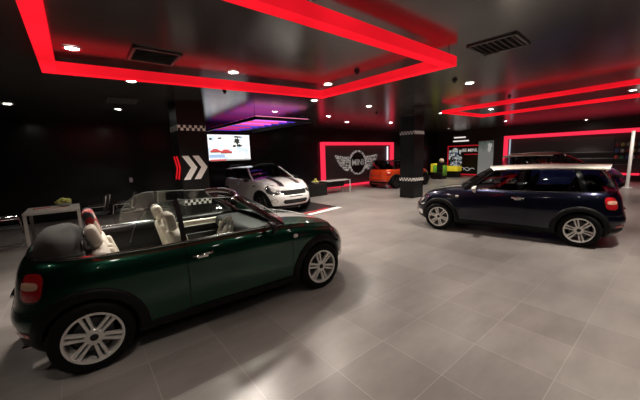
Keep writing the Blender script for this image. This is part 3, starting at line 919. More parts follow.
DL = [(.13, 4.93, 'downlight inside the left corner of the big red frame', 110),
      (.93, 6.33, 'downlight just behind the front bar of the big red frame', 160, 130),
      (-1.05, 10.0, 'downlight over the far left corner of the room', 20),
      (1.05, 9.8, 'downlight on the dark ceiling left of the chevron column', 50),
      (2.19, 4.88, 'downlight inside the big red frame above its front bar', 330, 140),
      (4.09, 4.70, 'downlight inside the big red frame near its far corner', 330, 125),
      (4.92, 6.2, 'downlight just outside the far corner of the big red frame', 190, 120),
      (6.94, 6.15, 'downlight between the big red frame and the middle column', 240, 135),
      (9.35, 9.54, 'downlight in front of the winged emblem, near the orange car', 170),
      (6.6, 3.06, 'downlight between the two red frames, beside a black sensor', 200, 115),
      (11.35, 4.5, 'downlight inside the far corner of the right red frame', 220, 125),
      (10.05, 4.72, 'downlight at the left bar of the right red frame', 110),
      (10.63, 5.93, 'downlight beyond the left corner of the right red frame', 120),
      (16.84, 5.95, 'downlight before the poster wall, far right of the room', 200, 125),
      (11.3, 1.08, 'downlight inside the right red frame at the photo edge', 150),
      (14.6, 9.6, 'downlight beyond the orange car, near the back corner', 140),
      (18.2, 9.6, 'downlight above the yellow and black seats', 170, 125),
      (17.2, 1.2, 'downlight added to light the white pole at the far right', 190, 125),  # extra lamp, added so the pole shows up white
      (20.9, 3.6, 'downlight washing the wall above the right red wall frame', 90),
      (7.3, 8.4, 'downlight added to light the white crossover car, towards the middle column', 230, 130),  # added fill for the white car
      (11.4, 8.8, 'downlight added over the tail of the orange car to brighten it', 230, 125),  # lamp put in only to lift the orange paint
      (5.0, 8.3, 'downlight added to brighten the front of the white crossover car', 330, 130),  # added lamp, no known fitting; lights the white car's front
      ]
for D in DL: downlight(D[0], D[1], D[2], D[3], cone=(D[4] if len(D) > 4 else 86))
# lamps of the same ceiling grid, overhead and behind the viewpoint
for x, y, p in ((2.4, 1.0, 115), (4.3, .15, 170), (6.9, .2, 230), (.2, 1.4, 85), (2.4, -1.4, 150), (5.2, -1.6, 110), (-2., 3.6, 30), (8.6, -.9, 200), (-.6, -1.2, 60)):
    downlight(x, y, 'round recessed downlight in the dark ceiling, overhead of the viewpoint', p, cone=80)

# ceiling vents and sensors
VENT = mat('vent_black', (.012, .012, .012), .4)
def vent(x, y, s, rz, label):
    t = thing('air_vent', label, 'air vent', (x, y, H), rz)
    bm = nb()
    for a, b_, sx, sy in ((0, s / 2 - .02, s, .04), (0, -s / 2 + .02, s, .04), (s / 2 - .02, 0, .04, s), (-s / 2 + .02, 0, .04, s)): box(bm, (a, b_, -.012), (sx, sy, .022), .004, 1)
    link('vent_frame', bm, mat('vent_frame', (.05, .05, .048), .4), t, 0)
    bm = nb()
    for k in range(7):
        box(bm, (0, -s / 2 + .08 + k * (s - .16) / 6, -.010), (s - .08, .05, .006), 0, 1, Matrix.Rotation(.5, 3, 'X'))
    link('vent_louvre', bm, VENT, t, 0)
    bm = nb(); box(bm, (0, 0, -.001), (s - .06, s - .06, .001)); link('vent_backing', bm, VOID, t, 0)
vent(4.62, 1.78, .60, .05, 'square black air vent in the ceiling between the red frames')
vent(1.0, 4.72, .58, 0, 'square black air vent inside the big red frame')
vent(1.0, 8.4, .6, 0, 'square black air vent in the dark ceiling at the left')
vent(8.35, 5.4, .6, 0, 'square black air vent near the middle column')
vent(10.0, 2.2, .6, 0, 'square black air vent inside the right red frame')
SENS = mat('sensor_black', (.01, .01, .01), .4)
def sensor(x, y, label, r=.05):
    bm = nb(); cyl(bm, (0, 0, 0), (0, 0, -.03), r, 20); cyl(bm, (0, 0, -.03), (0, 0, -.06), r * .7, 20, r * .4)
    o = link('ceiling_sensor', bm, SENS, None); o.location = (x, y, H); tag(o, label, 'sensor')
sensor(3.9, 3.72, 'round black ceiling sensor inside the big red frame')
sensor(6.05, 3.1, 'round black ceiling sensor beside a lit downlight')
sensor(8.3, 7.0, 'small black ceiling sensor left of the middle column', .04)
sensor(2.6, 6.3, 'small black ceiling sensor right of the chevron column', .04)
sensor(9.2, 3.2, 'small black ceiling sensor left of the right red frame', .04)

# ------------------------------------------------------------------ back wall: screen, canopy, emblem alcove
t = thing('video_screen', 'large bright video screen showing racing cars on the back wall', 'screen', (5.18, 12.46, 1.74))
SW, SH = 1.84, 1.05
bm = nb(); box(bm, (0, .0, SH / 2), (SW + .06, .06, SH + .10), .006, 1); link('screen_bezel', bm, BLACK, t, 0)
def quad(name, m, par, pts_): 
    bm = nb(); bm.faces.new([bm.verts.new(p) for p in pts_]); return link(name, bm, m, par, 0)
def rect(name, m, par, x0, x1, z0, z1, y): return quad(name, m, par, [(x0, y, z0), (x1, y, z0), (x1, y, z1), (x0, y, z1)])
sm = bpy.data.materials.new('screen_picture'); sm.use_nodes = True; sm.node_tree.nodes.clear()
out = N(sm, 'ShaderNodeOutputMaterial'); em = N(sm, 'ShaderNodeEmission'); em.inputs[1].default_value = 1.15
tc = N(sm, 'ShaderNodeTexCoord'); n1 = N(sm, 'ShaderNodeTexNoise'); n1.inputs['Scale'].default_value = 3.5; n1.inputs['Detail'].default_value = 5
L(sm, tc.outputs['Object'], n1.inputs['Vector']); rp = N(sm, 'ShaderNodeValToRGB')
e = rp.color_ramp.elements; e[0].position = .40; e[0].color = (.62, .72, .86, 1); e[1].position = .52; e[1].color = (1, .97, .95, 1)
L(sm, n1.outputs['Fac'], rp.inputs[0]); L(sm, rp.outputs[0], em.inputs[0]); L(sm, em.outputs[0], out.inputs[0])
pic = rect('picture', sm, t, -SW / 2, SW / 2, .0, SH, -.034)
def blob(name, m, par, cx, cz, rx, rz_, y, n=22, jag=.3):
    bm = nb(); vs = []
    for k in range(n):
        a = 2 * PI * k / n; q = 1 + random.uniform(-jag, jag); vs.append(bm.verts.new((cx + rx * q * math.cos(a), y, cz + rz_ * q * math.sin(a))))
    bm.faces.new(vs); return link(name, bm, m, par, 0)
S_dark = emis('screen_dark', (.05, .06, .05), .8); S_red = emis('screen_red', (.75, .10, .10), .9); S_blue = emis('screen_blue', (.45, .62, .9), .9); S_grey = emis('screen_grey', (.6, .58, .56), .7)
rect('road', S_blue, pic, -.90, -.25, .10, .24, -.0345)
for cx, cz, rx, rz_ in ((.33, .80, .14, .12), (.42, .60, .14, .06), (.20, .58, .08, .05), (.36, .96, .17, .04), (-.42, .90, .10, .035), (-.80, .86, .06, .05)): blob('foliage', S_dark, pic, cx, cz, rx, rz_, -.0350)
def racer(cx, cz, s_):
    bm = nb(); prism(bm, [(cx + s_ * x, cz + s_ * z) for x, z in ((-.25, 0), (.25, 0), (.27, .05), (.16, .08), (.08, .14), (-.10, .14), (-.18, .08), (-.26, .06))], .0005, Matrix.Translation((0, -.0356, 0)))
    o = link('racing_car_picture', bm, S_red, pic, 0)
    rect('racing_car_shadow', S_dark, pic, cx - .24 * s_, cx + .26 * s_, cz - .03 * s_, cz, -.0352)
racer(-.62, .34, .9); racer(-.18, .30, 1.0)
rect('timeline_bar', S_grey, pic, -.88, .88, -.03, .03, -.0362); rect('progress_bar', S_red, pic, -.88, -.20, -.025, .035, -.0366)

# purple light canopy hung in front of the screen
t = thing('light_canopy', 'hanging black canopy with glowing purple and pink light strips', 'ceiling light', (5.2, 10.2, 2.93))
bm = nb()
for a, b_, sx, sy in ((0, 2.17, 2.1, .06), (0, -2.17, 2.1, .06), (1.02, 0, .06, 4.4), (-1.02, 0, .06, 4.4)): box(bm, (a, b_, .0), (sx, sy, .09), .004, 1)
link('canopy_frame', bm, BLACK, t, 0)
bm = nb(); box(bm, (0, 0, .045), (2.0, 4.3, .01)); link('canopy_panel', bm, mat('canopy_panel', (.03, .008, .04), .3), t, 0)
pal = [((1., .25, .45), 2.4), ((.75, .16, 1.), 2.2), ((1., .12, .30), 1.8), ((.85, .12, .85), 2.2), ((1., .12, .35), 1.6), ((.22, .10, 1.), 1.2), ((1., .04, .16), 1.2), ((.6, .08, .7), 1.0), ((1., .03, .10), 1.0), ((.2, .05, .7), .9)]
for k, (cc_, s_) in enumerate(pal):
    y_ = -1.95 + k * .43
    bm = nb(); ln = 1.45 - .05 * k; box(bm, (-.95 + ln / 2, y_, .02), (ln, .10, .03), .004, 1)
    link('light_strip', bm, emis('strip_%d' % k, cc_, s_ * .6), t, 0)
    bm = nb(); box(bm, (-.95 + ln + .18, y_ + .02, .02), (.34, .07, .03), .004, 1)
    link('light_strip', bm, emis('strip_b%d' % k, (.16, .07, .9), .55), t, 0)
    bm = nb(); box(bm, (0, y_, .068), (1.9, .30, .02), .004, 1)
    link('uplight_strip', bm, emis('strip_u%d' % k, cc_, s_ * .45), t, 0)
for sx in (-1, 1):
    for sy in (-1, 1):
        bm = nb(); cyl(bm, (sx * .95, sy * 2.0, .05), (sx * .95, sy * 2.0, H - 2.93), .006, 8); link('hanging_rod', bm, BLACK, t)
# supporting soft glow from the canopy

# red light frame on the back wall
def wall_frame(label, x0, x1, z0, z1, w, dpt, loc, rz):
    t = thing('wall_light', label, 'wall light', loc, rz)
    for a in ((x0, x0 + w, z0, z1), (x1 - w, x1, z0, z1), (x0 + w, x1 - w, z1 - w, z1), (x0 + w, x1 - w, z0, z0 + w * .5)):
        bm = nb(); box(bm, ((a[0] + a[1]) / 2, -dpt / 2, (a[2] + a[3]) / 2), (a[1] - a[0], dpt, a[3] - a[2])); link('light_beam', bm, PINKGLOW, t, 0)
    bm = nb(); box(bm, ((x0 + x1) / 2, -.01, (z0 + z1) / 2), (x1 - x0 - 2 * w, .02, z1 - z0 - 1.5 * w)); link('back_panel', bm, mat('alcove_panel', (.07, .066, .068), .4), t, 0)
    return t
wf = wall_frame('red glowing wall frame round the winged emblem', 10.2, 16.25, .02, 2.50, .17, .22, (0, Y1, 0), 0)
bm = nb(); box(bm, (15.80, -.06, 1.2), (.10, .05, 2.1), .02, 2); link('white_strip', bm, emis('alcove_white', (.8, .75, .85), 1.4), wf, 0)
# emblem
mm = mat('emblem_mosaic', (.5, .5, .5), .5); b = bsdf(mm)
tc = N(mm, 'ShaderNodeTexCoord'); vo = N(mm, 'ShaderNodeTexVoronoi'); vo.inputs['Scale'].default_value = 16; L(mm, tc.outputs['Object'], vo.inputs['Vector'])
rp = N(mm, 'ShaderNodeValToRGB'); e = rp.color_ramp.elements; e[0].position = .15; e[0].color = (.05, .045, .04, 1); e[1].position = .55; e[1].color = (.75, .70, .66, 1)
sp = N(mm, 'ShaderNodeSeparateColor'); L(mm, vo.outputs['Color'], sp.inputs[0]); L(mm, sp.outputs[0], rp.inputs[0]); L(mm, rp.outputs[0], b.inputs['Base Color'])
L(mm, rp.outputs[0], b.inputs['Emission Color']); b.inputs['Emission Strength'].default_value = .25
t = thing('winged_emblem', 'large pale winged emblem with a ring and letters on the wall', 'emblem', (12.95, Y1 - .10, 1.32))
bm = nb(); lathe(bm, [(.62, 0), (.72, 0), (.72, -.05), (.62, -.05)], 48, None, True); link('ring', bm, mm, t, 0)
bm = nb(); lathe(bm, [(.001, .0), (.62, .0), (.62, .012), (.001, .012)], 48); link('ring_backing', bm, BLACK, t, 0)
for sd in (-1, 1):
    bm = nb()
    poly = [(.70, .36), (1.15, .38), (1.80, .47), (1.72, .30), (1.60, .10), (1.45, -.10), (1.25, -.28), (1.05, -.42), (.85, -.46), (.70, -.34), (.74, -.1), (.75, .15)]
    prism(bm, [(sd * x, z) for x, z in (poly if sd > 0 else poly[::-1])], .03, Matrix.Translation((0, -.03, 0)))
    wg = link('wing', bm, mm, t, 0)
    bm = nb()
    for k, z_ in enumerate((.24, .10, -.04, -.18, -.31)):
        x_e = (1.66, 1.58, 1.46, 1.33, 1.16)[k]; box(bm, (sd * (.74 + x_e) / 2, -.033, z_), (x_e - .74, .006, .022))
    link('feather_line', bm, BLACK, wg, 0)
def text(name, s_, size, m, par, loc, rot=(PI / 2, 0, 0), ext=.01, bold=.0):
    cu = bpy.data.curves.new(name, 'FONT'); cu.body = s_; cu.size = size; cu.extrude = ext; cu.offset = bold; cu.align_x = 'CENTER'; cu.align_y = 'CENTER'
    o = bpy.data.objects.new(name, cu); COL.objects.link(o)
    dg = bpy.context.evaluated_depsgraph_get(); me = bpy.data.meshes.new_from_object(o.evaluated_get(dg))
    bpy.data.objects.remove(o); o = bpy.data.objects.new(name, me); COL.objects.link(o); me.materials.clear(); me.materials.append(m)
    o.parent = par; o.location = loc; o.rotation_euler = rot
    return o
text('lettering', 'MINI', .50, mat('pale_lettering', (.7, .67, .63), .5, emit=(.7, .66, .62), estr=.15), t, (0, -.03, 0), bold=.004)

# black bench block + low table before the alcove
BENCH = mat('bench_black', (.006, .006, .006), .45, spec=.3)
t = thing('display_block', 'long black upholstered block beside the low grey table', 'bench', (7.74, 10.55, 0))
bm = nb(); box(bm, (0, .1, .27), (1.95, .75, .54), .03, 2); link('block_body', bm, BENCH, t)
bm = nb(); box(bm, (0, .1, .03), (1.85, .65, .06)); link('plinth', bm, VOID, t)
t = thing('low_table', 'long low table with a pale grey top and white end legs', 'table', (9.50, 10.62, 0))
bm = nb(); box(bm, (0, 0, .60), (1.54, .62, .04), .006, 1); link('tabletop', bm, mat('grey_laminate', (.34, .32, .31), .35), t, 0)
for sx in (-1, 1):
    for sy in (-1, 1):
        bm = nb(); box(bm, (sx * (.77 - .02), sy * .28, .29), (.035, .045, .58), .003, 1); link('leg', bm, mat('pale_metal', (.6, .58, .57), .35) if sx > 0 else BENCH, t, 0)
bm = nb(); box(bm, (-.12, .05, .44), (1.15, .45, .26), .01, 1); link('under_cabinet', bm, BENCH, t, 0)
# bowl of green apples on the block
t = thing('fruit_bowl', 'round bowl of yellow-green fruit on the black block', 'bowl', (8.20, 10.45, .54))
GF = mat('green_fruit', (.55, .52, .12), .4)
bm = nb(); lathe(bm, [(.06, 0), (.15, .04), (.20, .10), (.19, .10), (.14, .045), (.001, .02)], 24, Matrix.Rotation(PI / 2, 4, 'X')); link('bowl', bm, mat('bowl_glass', (.5, .5, .42), .15), t)
def fruit(x, y, z, label, grp, r=.062, m=GF):
    bm = nb(); vs = bmesh.ops.create_uvsphere(bm, u_segments=14, v_segments=9, radius=r)['verts']
    for v in vs:
        q = math.hypot(v.co.x, v.co.y) / r; v.co.z *= .92; v.co.z -= .012 * max(0, 1 - q * 2.2) * (1 if v.co.z > 0 else -1)
    o = link('apple', bm, m, None); o.location = (x, y, z); tag(o, label, 'fruit', grp)
    bm = nb(); tube(bm, [(0, 0, r * .8), (.004, 0, r * 1.05), (.01, 0, r * 1.2)], .004, 5); link('stalk', bm, BLACK, o)
for k in range(4):
    a = k * PI / 2; fruit(8.20 + .09 * math.cos(a), 10.45 + .09 * math.sin(a), .655, 'yellow-green apple heaped in the bowl on the black block', 'apples in the bowl on the black block')
fruit(8.20, 10.45, .748, 'yellow-green apple topping the bowl on the black block', None)
# small flat monitor standing behind the block
t = thing('monitor', 'small dark monitor standing behind the black block', 'monitor', (7.3, 10.85, .54))
bm = nb(); box(bm, (0, 0, .28), (.5, .03, .32), .006, 1); link('monitor_panel', bm, BLACK, t, 0)
bm = nb(); box(bm, (0, 0, .07), (.05, .04, .14)); box(bm, (0, 0, .008), (.22, .16, .016), .004, 1); link('monitor_stand', bm, TRIM, t, 0)

# floor graphic under the white car
t = thing('floor_graphic', 'black floor mat with white and red edge stripes under the white car', 'floor mat', (5.6, 9.6, 0))
bm = nb(); box(bm, (-.1, .4, .004), (2.9, 4.6, .008)); link('mat_sheet', bm, mat('mat_black', (.012, .012, .013), .4), t, 0)
P0 = [(5.0, 7.07), (6.95, 7.40), (6.88, 7.62), (5.0, 7.27)]
bm = nb(); bm.faces.new([bm.verts.new((x - 5.6, y - 9.6, .009)) for x, y in P0]); link('white_stripe', bm, WHITE, t, 0)
bm = nb(); bm.faces.new([bm.verts.new((x - 5.6, y - 9.6, .0092)) for x, y in ((5.0, 7.34), (6.6, 7.65), (6.55, 7.78), (5.0, 7.48))]); link('red_stripe', bm, mat('red_stripe', (.4, .02, .03), .5), t, 0)

# ------------------------------------------------------------------ right wall
wf2 = wall_frame('long red glowing wall frame on the right wall behind the cars', -9.2, 2.0, .30, 2.66, .20, .2, (X1, 5.75, 0), -PI / 2)
# (local x runs towards -y after the rotation)
wf2.location = (X1, 5.75, 0); wf2.rotation_euler = (0, 0, PI / 2); wf2.scale = (1, 1, 1)
for o in wf2.children: pass
wf2.rotation_euler = (0, 0, -PI / 2)
for ch in wf2.children:
    for v in ch.data.vertices: v.co.x = -v.co.x
    ch.data.flip_normals()
bm = nb(); box(bm, (-1.68, -.06, 1.45), (.08, .05, 2.0), .02, 2); link('white_strip', bm, emis('alcove_white2', (.75, .78, .95), .55), wf2, 0)
SHELF = mat('shelf_grey', (.16, .16, .16), .4)
for z_, lb in ((1.50, 'upper thin grey shelf on the right wall'), (1.17, 'middle thin grey shelf on the right wall'), (.84, 'lowest thin grey shelf on the right wall')):
    bm = nb(); box(bm, (0, 0, 0), (.26, 4.3, .03), .004, 1); o = link('shelf_board', bm, SHELF, None, 0); o.location = (X1 - .16, 3.95, z_); tag(o, lb, 'shelf')
# merchandise stand
t = thing('display_rack', 'black wire display rack of small goods at the far right', 'rack', (21.55, 1.98, 0))
bm = nb()
for y_ in (-.5, .5): cyl(bm, (0, y_, 0), (0, y_, 2.2), .015, 8)
for z_ in (1.14, 1.46, 1.78, 2.1): cyl(bm, (0, -.5, z_), (0, .5, z_), .01, 8)
box(bm, (0, 0, .02), (.4, 1.05, .04), .01, 1)
link('rack_frame', bm, BLACK, t)
bm = nb()
for z_ in (1.14, 1.46, 1.78, 2.1): box(bm, (-.06, 0, z_ - .008), (.14, 1.0, .012))
link('rack_shelf', bm, BLACK, t, 0)
cols = [(.5, .08, .05), (.55, .5, .15), (.1, .25, .12), (.55, .5, .45), (.08, .12, .35), (.5, .3, .1), (.6, .57, .5), (.12, .3, .32), (.35, .05, .05)]
cn = ['red', 'yellow', 'dark green', 'pale', 'blue', 'orange', 'cream', 'teal', 'maroon']
names_ = ['lowest', 'second lowest', 'second highest', 'top']
for r_, z_ in enumerate((1.14, 1.46, 1.78)):
    for k in range(5):
        i = (r_ * 4 + k * 2) % 9
        bm = nb(); box(bm, (0, 0, .075), (.10, .13, .15), .012, 2); box(bm, (0, 0, .16), (.07, .09, .025), .006, 1)
        o = link('boxed_gift', bm, mat('gift_' + cn[i].replace(' ', '_'), cols[i], .5), None); o.location = (21.48, 2.38 - k * .2, z_ + .0)
        tag(o, '%s small boxed gift on the %s rack shelf, number %s from the left' % (cn[i], names_[r_], ['one', 'two', 'three', 'four', 'five'][k]), 'gift box', 'small boxed goods on the display rack')
# white pole
t = thing('white_pole', 'thin white upright pole behind the navy hatchback', 'pole', (18.19, 1.58, 0))
bm = nb(); cyl(bm, (0, 0, 0), (0, 0, 2.4), .06, 16); link('pole', bm, WHITE, t)
bm = nb(); cyl(bm, (0, 0, 0), (0, 0, .03), .17, 24); link('base_plate', bm, WHITE, t)

# posters on the right wall (beyond the frame)
pm = mat('poster_splash', (.02, .02, .02), .5); b = bsdf(pm)
tc = N(pm, 'ShaderNodeTexCoord'); vo = N(pm, 'ShaderNodeTexVoronoi'); vo.inputs['Scale'].default_value = 9.; L(pm, tc.outputs['Object'], vo.inputs['Vector'])
sp = N(pm, 'ShaderNodeSeparateColor'); L(pm, vo.outputs['Color'], sp.inputs[0])
rp = N(pm, 'ShaderNodeValToRGB'); rp.color_ramp.interpolation = 'CONSTANT'; e = rp.color_ramp.elements
e[0].position = 0; e[0].color = (.01, .01, .012, 1); e[1].position = .40; e[1].color = (.75, .78, .76, 1)
for p_, c_ in ((.68, (.12, .16, .30, 1)), (.78, (.10, .28, .14, 1)), (.86, (.55, .62, .66, 1))): q = e.new(p_); q.color = c_
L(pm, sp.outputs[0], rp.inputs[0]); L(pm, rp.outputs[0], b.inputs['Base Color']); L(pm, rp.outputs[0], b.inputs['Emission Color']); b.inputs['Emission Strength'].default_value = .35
t = thing('wall_poster', 'wide black poster with white splash pattern and red border', 'poster', (X1 - .03, 10.5, 0), -PI / 2)
# local x -> -y (to the right in the photo), local -y -> -x (into the room)
bm = nb(); box(bm, (0, 0, 1.13), (2.30, .03, 2.26)); link('poster_board', bm, mat('poster_black', (.012, .012, .012), .4), t, 0)
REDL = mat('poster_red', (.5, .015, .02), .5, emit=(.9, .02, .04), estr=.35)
for nm, a in (('border_line', (-1.13, -1.05, .05, 2.2)), ('border_line', (-1.05, 1.13, 2.13, 2.2)), ('border_line', (-1.05, 1.13, .05, .14)), ('border_line', (.15, 1.13, 1.52, 1.57))):
    bm = nb(); box(bm, ((a[0] + a[1]) / 2, -.02, (a[2] + a[3]) / 2), (a[1] - a[0], .01, a[3] - a[2])); link(nm, bm, REDL, t, 0)
bm = nb(); vs = []
for k in range(26):
    a = 2 * PI * k / 26; q = 1 + random.uniform(-.18, .18); vs.append(bm.verts.new((-.50 + .55 * q * math.cos(a), -.022, 1.28 + .80 * q * math.sin(a))))
bm.faces.new(vs); link('splash_print', bm, pm, t, 0)
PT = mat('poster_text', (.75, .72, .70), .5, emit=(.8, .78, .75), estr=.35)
text('lettering', 'BE MINI.', .30, PT, t, (.52, -.022, 1.83), ext=.003, bold=.008)
bm = nb(); tube(bm, [(-.1 + 1.0 * u, -.022, .48 + .13 * math.sin(3 * PI * u) * (1 - .4 * u)) for u in np.linspace(0, 1, 30)], .018, 6); tube(bm, [(.1 + .5 * u, -.022, .42 + .2 * math.sin(PI * u)) for u in np.linspace(0, 1, 20)], .014, 6); link('script_squiggle', bm, PT, t)
t = thing('banner', 'pale grey-green banner between the black poster and the red frame', 'banner', (X1 - .04, 8.90, 0), -PI / 2)
gm = mat('banner_print', (.4, .45, .43), .5); b = bsdf(gm)
tc = N(gm, 'ShaderNodeTexCoord'); nz = N(gm, 'ShaderNodeTexNoise'); nz.inputs['Scale'].default_value = 3; L(gm, tc.outputs['Object'], nz.inputs['Vector'])
sp = N(gm, 'ShaderNodeSeparateXYZ'); L(gm, tc.outputs['Object'], sp.inputs[0])
ad = N(gm, 'ShaderNodeMath', operation='MULTIPLY_ADD'); L(gm, nz.outputs['Fac'], ad.inputs[0]); ad.inputs[1].default_value = 1.2; L(gm, sp.outputs['Z'], ad.inputs[2])
rp = N(gm, 'ShaderNodeValToRGB'); e = rp.color_ramp.elements; e[0].position = .3; e[0].color = (.42, .43, .42, 1); e[1].position = 1.; e[1].color = (.05, .12, .10, 1); q = e.new(.72); q.color = (.38, .42, .40, 1)
mr = N(gm, 'ShaderNodeMapRange'); mr.inputs['From Max'].default_value = 3.2; L(gm, ad.outputs[0], mr.inputs['Value']); L(gm, mr.outputs[0], rp.inputs[0])
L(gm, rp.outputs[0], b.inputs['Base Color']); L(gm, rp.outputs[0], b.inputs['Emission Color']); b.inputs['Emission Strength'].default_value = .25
bm = nb(); box(bm, (0, 0, 1.22), (.98, .02, 2.40)); link('banner_sheet', bm, gm, t, 0)
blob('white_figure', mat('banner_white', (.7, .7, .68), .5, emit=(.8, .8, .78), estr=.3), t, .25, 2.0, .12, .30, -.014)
bm = nb(); box(bm, (0, 0, .02), (1.0, .12, .04), .005, 1); box(bm, (0, 0, 2.43), (1.0, .03, .03), .004, 1); link('banner_rail', bm, STEEL, t, 0)
for z_, w_, lb in ((2.78, .85, 'upper white light bar on the wall above the black poster'), (2.52, 1.15, 'lower white light bar on the wall above the black poster')):
    bm = nb(); box(bm, (0, 0, 0), (.06, w_, .09), .02, 2); o = link('light_bar', bm, emis('light_bar_%d' % int(w_ * 100), (1, .9, .85), .8), None); o.location = (X1 - .031, 11.0 - w_ * .3, z_); tag(o, lb, 'wall light')

# yellow / black seats near the posters
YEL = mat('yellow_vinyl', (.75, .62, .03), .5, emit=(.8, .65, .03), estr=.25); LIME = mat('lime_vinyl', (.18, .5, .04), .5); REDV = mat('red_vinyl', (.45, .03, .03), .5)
def cube_seat(label, loc, sx, sy, z0, z1, m, extra=None, rz=.0):
    t = thing('cube_seat', label, 'seat', loc, rz)
    bm = nb(); box(bm, (0, 0, (z0 + z1) / 2), (sx, sy, z1 - z0), .03, 2); link('seat_pad', bm, m, t)
    bm = nb(); box(bm, (0, 0, z0 / 2), (sx * .9, sy * .95, z0), .02, 1); link('seat_base', bm, BENCH, t)
    return t
t = cube_seat('tall bright yellow panel seat beside a green edged black seat', (19.25, 11.05, 0), .5, .42, .42, 1.0, YEL)
t = thing('lounge_chair', 'black high-backed lounge chair with green edges and a pale headrest', 'chair', (18.85, 10.45, 0))
bm = nb(); box(bm, (.15, 0, .55), (.16, .62, 1.1), .05, 2); link('backrest', bm, BENCH, t)
bm = nb(); box(bm, (-.2, 0, .22), (.6, .6, .44), .05, 2); link('seat', bm, BENCH, t)
for sd in (-1, 1):
    bm = nb(); box(bm, (-.05, sd * .34, .56), (.5, .06, .68), .02, 2); link('side_panel', bm, LIME, t)
bm = nb(); vs = bmesh.ops.create_uvsphere(bm, u_segments=16, v_segments=10, radius=.15)['verts']
for v in vs: v.co = Vector((.12 + v.co.x * .7, v.co.y * 1.1, 1.2 + v.co.z))
link('headrest', bm, mat('pale_cushion', (.62, .5, .38), .6), t)
cube_seat('low yellow seat on a black base, right of the black lounge chair', (20.45, 10.45, 0), .6, 1.05, .43, .78, YEL)

# ------------------------------------------------------------------ left: meeting table, chairs
t = thing('meeting_table', 'pale topped meeting table by the dark wall at the left', 'table', (-.54, 9.50, 0))
TT = mat('table_top_pale', (.34, .32, .29), .35)
TW, TD = .98, 1.15
bm = nb(); box(bm, (0, 0, .725), (TW, TD, .05), .006, 1); link('tabletop', bm, TT, t, 0)
for sx in (-1, 1):
    bm = nb(); box(bm, (sx * (TW / 2 - .03), -TD / 2 + .05, .35), (.06, .06, .70), .004, 1); link('leg', bm, TT, t, 0)
    bm = nb(); box(bm, (sx * (TW / 2 - .03), TD / 2 - .05, .35), (.06, .06, .70), .004, 1); link('leg', bm, TT, t, 0)
t = thing('flower_bowl', 'low bowl of yellow-green flowers on the meeting table', 'bowl', (-.34, 9.75, .75))
bm = nb(); lathe(bm, [(.06, 0), (.13, .03), (.155, .09), (.145, .09), (.12, .035), (.001, .02)], 24, Matrix.Rotation(PI / 2, 4, 'X')); link('bowl', bm, mat('clear_bowl', (.4, .42, .35), .1), t)
fm2 = mat('flower_green', (.42, .42, .10), .6); bm = nb()
for k in range(60):
    a = random.uniform(0, 2 * PI); q = random.uniform(0, 1) ** .5 * .16
    r_ = random.uniform(.022, .04); vs = bmesh.ops.create_icosphere(bm, subdivisions=1, radius=r_)['verts']
    for v in vs: v.co += Vector((q * math.cos(a), q * math.sin(a), .09 + .09 * (1 - (q / .17) ** 2) + random.uniform(-.01, .01)))
link('flowers', bm, fm2, t)
def book(x, y, z, rz, m, label, s=(.30, .22, .02)):
    t = thing('brochure', label, 'brochure', (x, y, z), rz)
    bm = nb(); box(bm, (0, 0, s[2] / 2), s, .002, 1); link('cover', bm, m, t, 0)
    bm = nb(); box(bm, (.002, 0, s[2] / 2), (s[0] - .002, s[1] + .002, s[2] * .7)); link('pages', bm, WHITE, t, 0)
book(-.74, 9.60, .75, .2, mat('brochure_red', (.32, .03, .03), .4), 'red brochure lying on the meeting table')
book(-.42, 9.30, .75, -.1, mat('brochure_pink', (.45, .25, .20), .4), 'pinkish brochure lying nearest the table edge')
# cantilever chairs
def cant_chair(x, y, rz, label):
    t = thing('cantilever_chair', label, 'chair', (x, y, 0), rz, 'cantilever chairs at the meeting table')
    bm = nb(); box(bm, (0, 0, .45), (.46, .46, .05), .02, 2); link('seat', bm, DARKLEATHER, t)
    bm = nb(); box(bm, (-.22, 0, .72), (.045, .44, .42), .02, 2, Matrix.Rotation(-.15, 3, 'Y')); link('backrest', bm, DARKLEATHER, t)
    for sd in (-1, 1):
        y_ = sd * .25
        bm = nb(); tube(bm, [(-.22, y_, .015), (.20, y_, .015), (.25, y_, .05), (.26, y_, .40), (.24, y_, .63), (.20, y_, .66), (-.22, y_, .66), (-.26, y_, .80), (-.28, y_, .92)], .013, 8)
        link('tube_frame', bm, CHROME, t)
        bm = nb(); box(bm, (0, y_, .68), (.28, .04, .025), .008, 2); link('armrest', bm, BLACK, t)
    bm = nb(); tube(bm, [(-.22, -.25, .015), (-.22, .25, .015)], .013, 8); link('floor_bar', bm, CHROME, t)
cant_chair(.30, 9.85, PI - .25, 'black chrome chair close to the right end of the meeting table')
cant_chair(.95, 9.95, PI - .25, 'black chrome chair second from the meeting table, before the wall')
cant_chair(-1.35, 9.2, .15, 'black chrome chair at the shadowy left end of the meeting table')
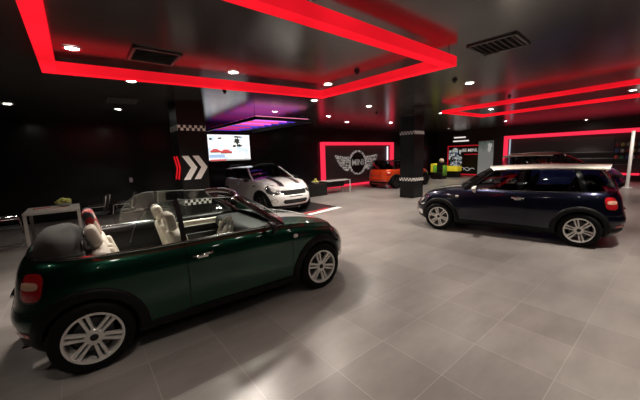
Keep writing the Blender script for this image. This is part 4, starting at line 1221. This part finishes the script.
# light switch
t = thing('wall_switch', 'small white switch plate on the dark back wall', 'switch', (1.46, Y1 - .015, 1.15))
bm = nb(); box(bm, (0, 0, 0), (.10, .02, .16), .006, 2); link('plate', bm, WHITE, t); bm = nb(); box(bm, (0, -.013, 0), (.035, .012, .06), .003, 1); link('rocker', bm, WHITE, t)
# red patterned cushion on the back seat of the convertible
cm2 = mat('cushion_print', (.4, .02, .03), .6); b = bsdf(cm2); tc = N(cm2, 'ShaderNodeTexCoord'); ch = N(cm2, 'ShaderNodeTexVoronoi'); ch.inputs['Scale'].default_value = 17
L(cm2, tc.outputs['Object'], ch.inputs['Vector']); sp = N(cm2, 'ShaderNodeSeparateColor'); L(cm2, ch.outputs['Color'], sp.inputs[0])
rp = N(cm2, 'ShaderNodeValToRGB'); rp.color_ramp.interpolation = 'CONSTANT'; e = rp.color_ramp.elements; e[0].color = (.38, .015, .02, 1); e[1].position = .55; e[1].color = (.7, .6, .5, 1); q = e.new(.78); q.color = (.03, .05, .06, 1)
L(cm2, sp.outputs[0], rp.inputs[0]); L(cm2, rp.outputs[0], b.inputs['Base Color'])
bm = nb(); box(bm, (0, 0, 0), (.10, .30, .30), .045, 3); o = link('cushion', bm, cm2, None); o.location = (.06, 4.0, 1.16); o.rotation_euler = (0, -.25, -.03); tag(o, 'red and white patterned cushion behind the cream rear headrests', 'cushion')

# ------------------------------------------------------------------ world, camera, view
wd = bpy.data.worlds.new('World'); sc.world = wd; wd.use_nodes = True
wd.node_tree.nodes['Background'].inputs[0].default_value = (.02, .02, .022, 1); wd.node_tree.nodes['Background'].inputs[1].default_value = .2
cam = bpy.data.cameras.new('camera'); co = bpy.data.objects.new('camera', cam); COL.objects.link(co); sc.camera = co
Rm = [[0.77496, 0.11748, -0.62099], [-0.63119, 0.09406, -0.7699], [-0.03204, 0.98861, 0.14705]]
co.matrix_world = Matrix.Translation((0, 0, 1.791)) @ Matrix(Rm).to_4x4()
cam.sensor_width = 36; cam.sensor_fit = 'HORIZONTAL'; cam.lens = 297.96 / 640 * 36
cam.clip_start = .05; cam.clip_end = 100
sc.view_settings.view_transform = 'Standard'; sc.view_settings.look = 'None'; sc.view_settings.exposure = .18
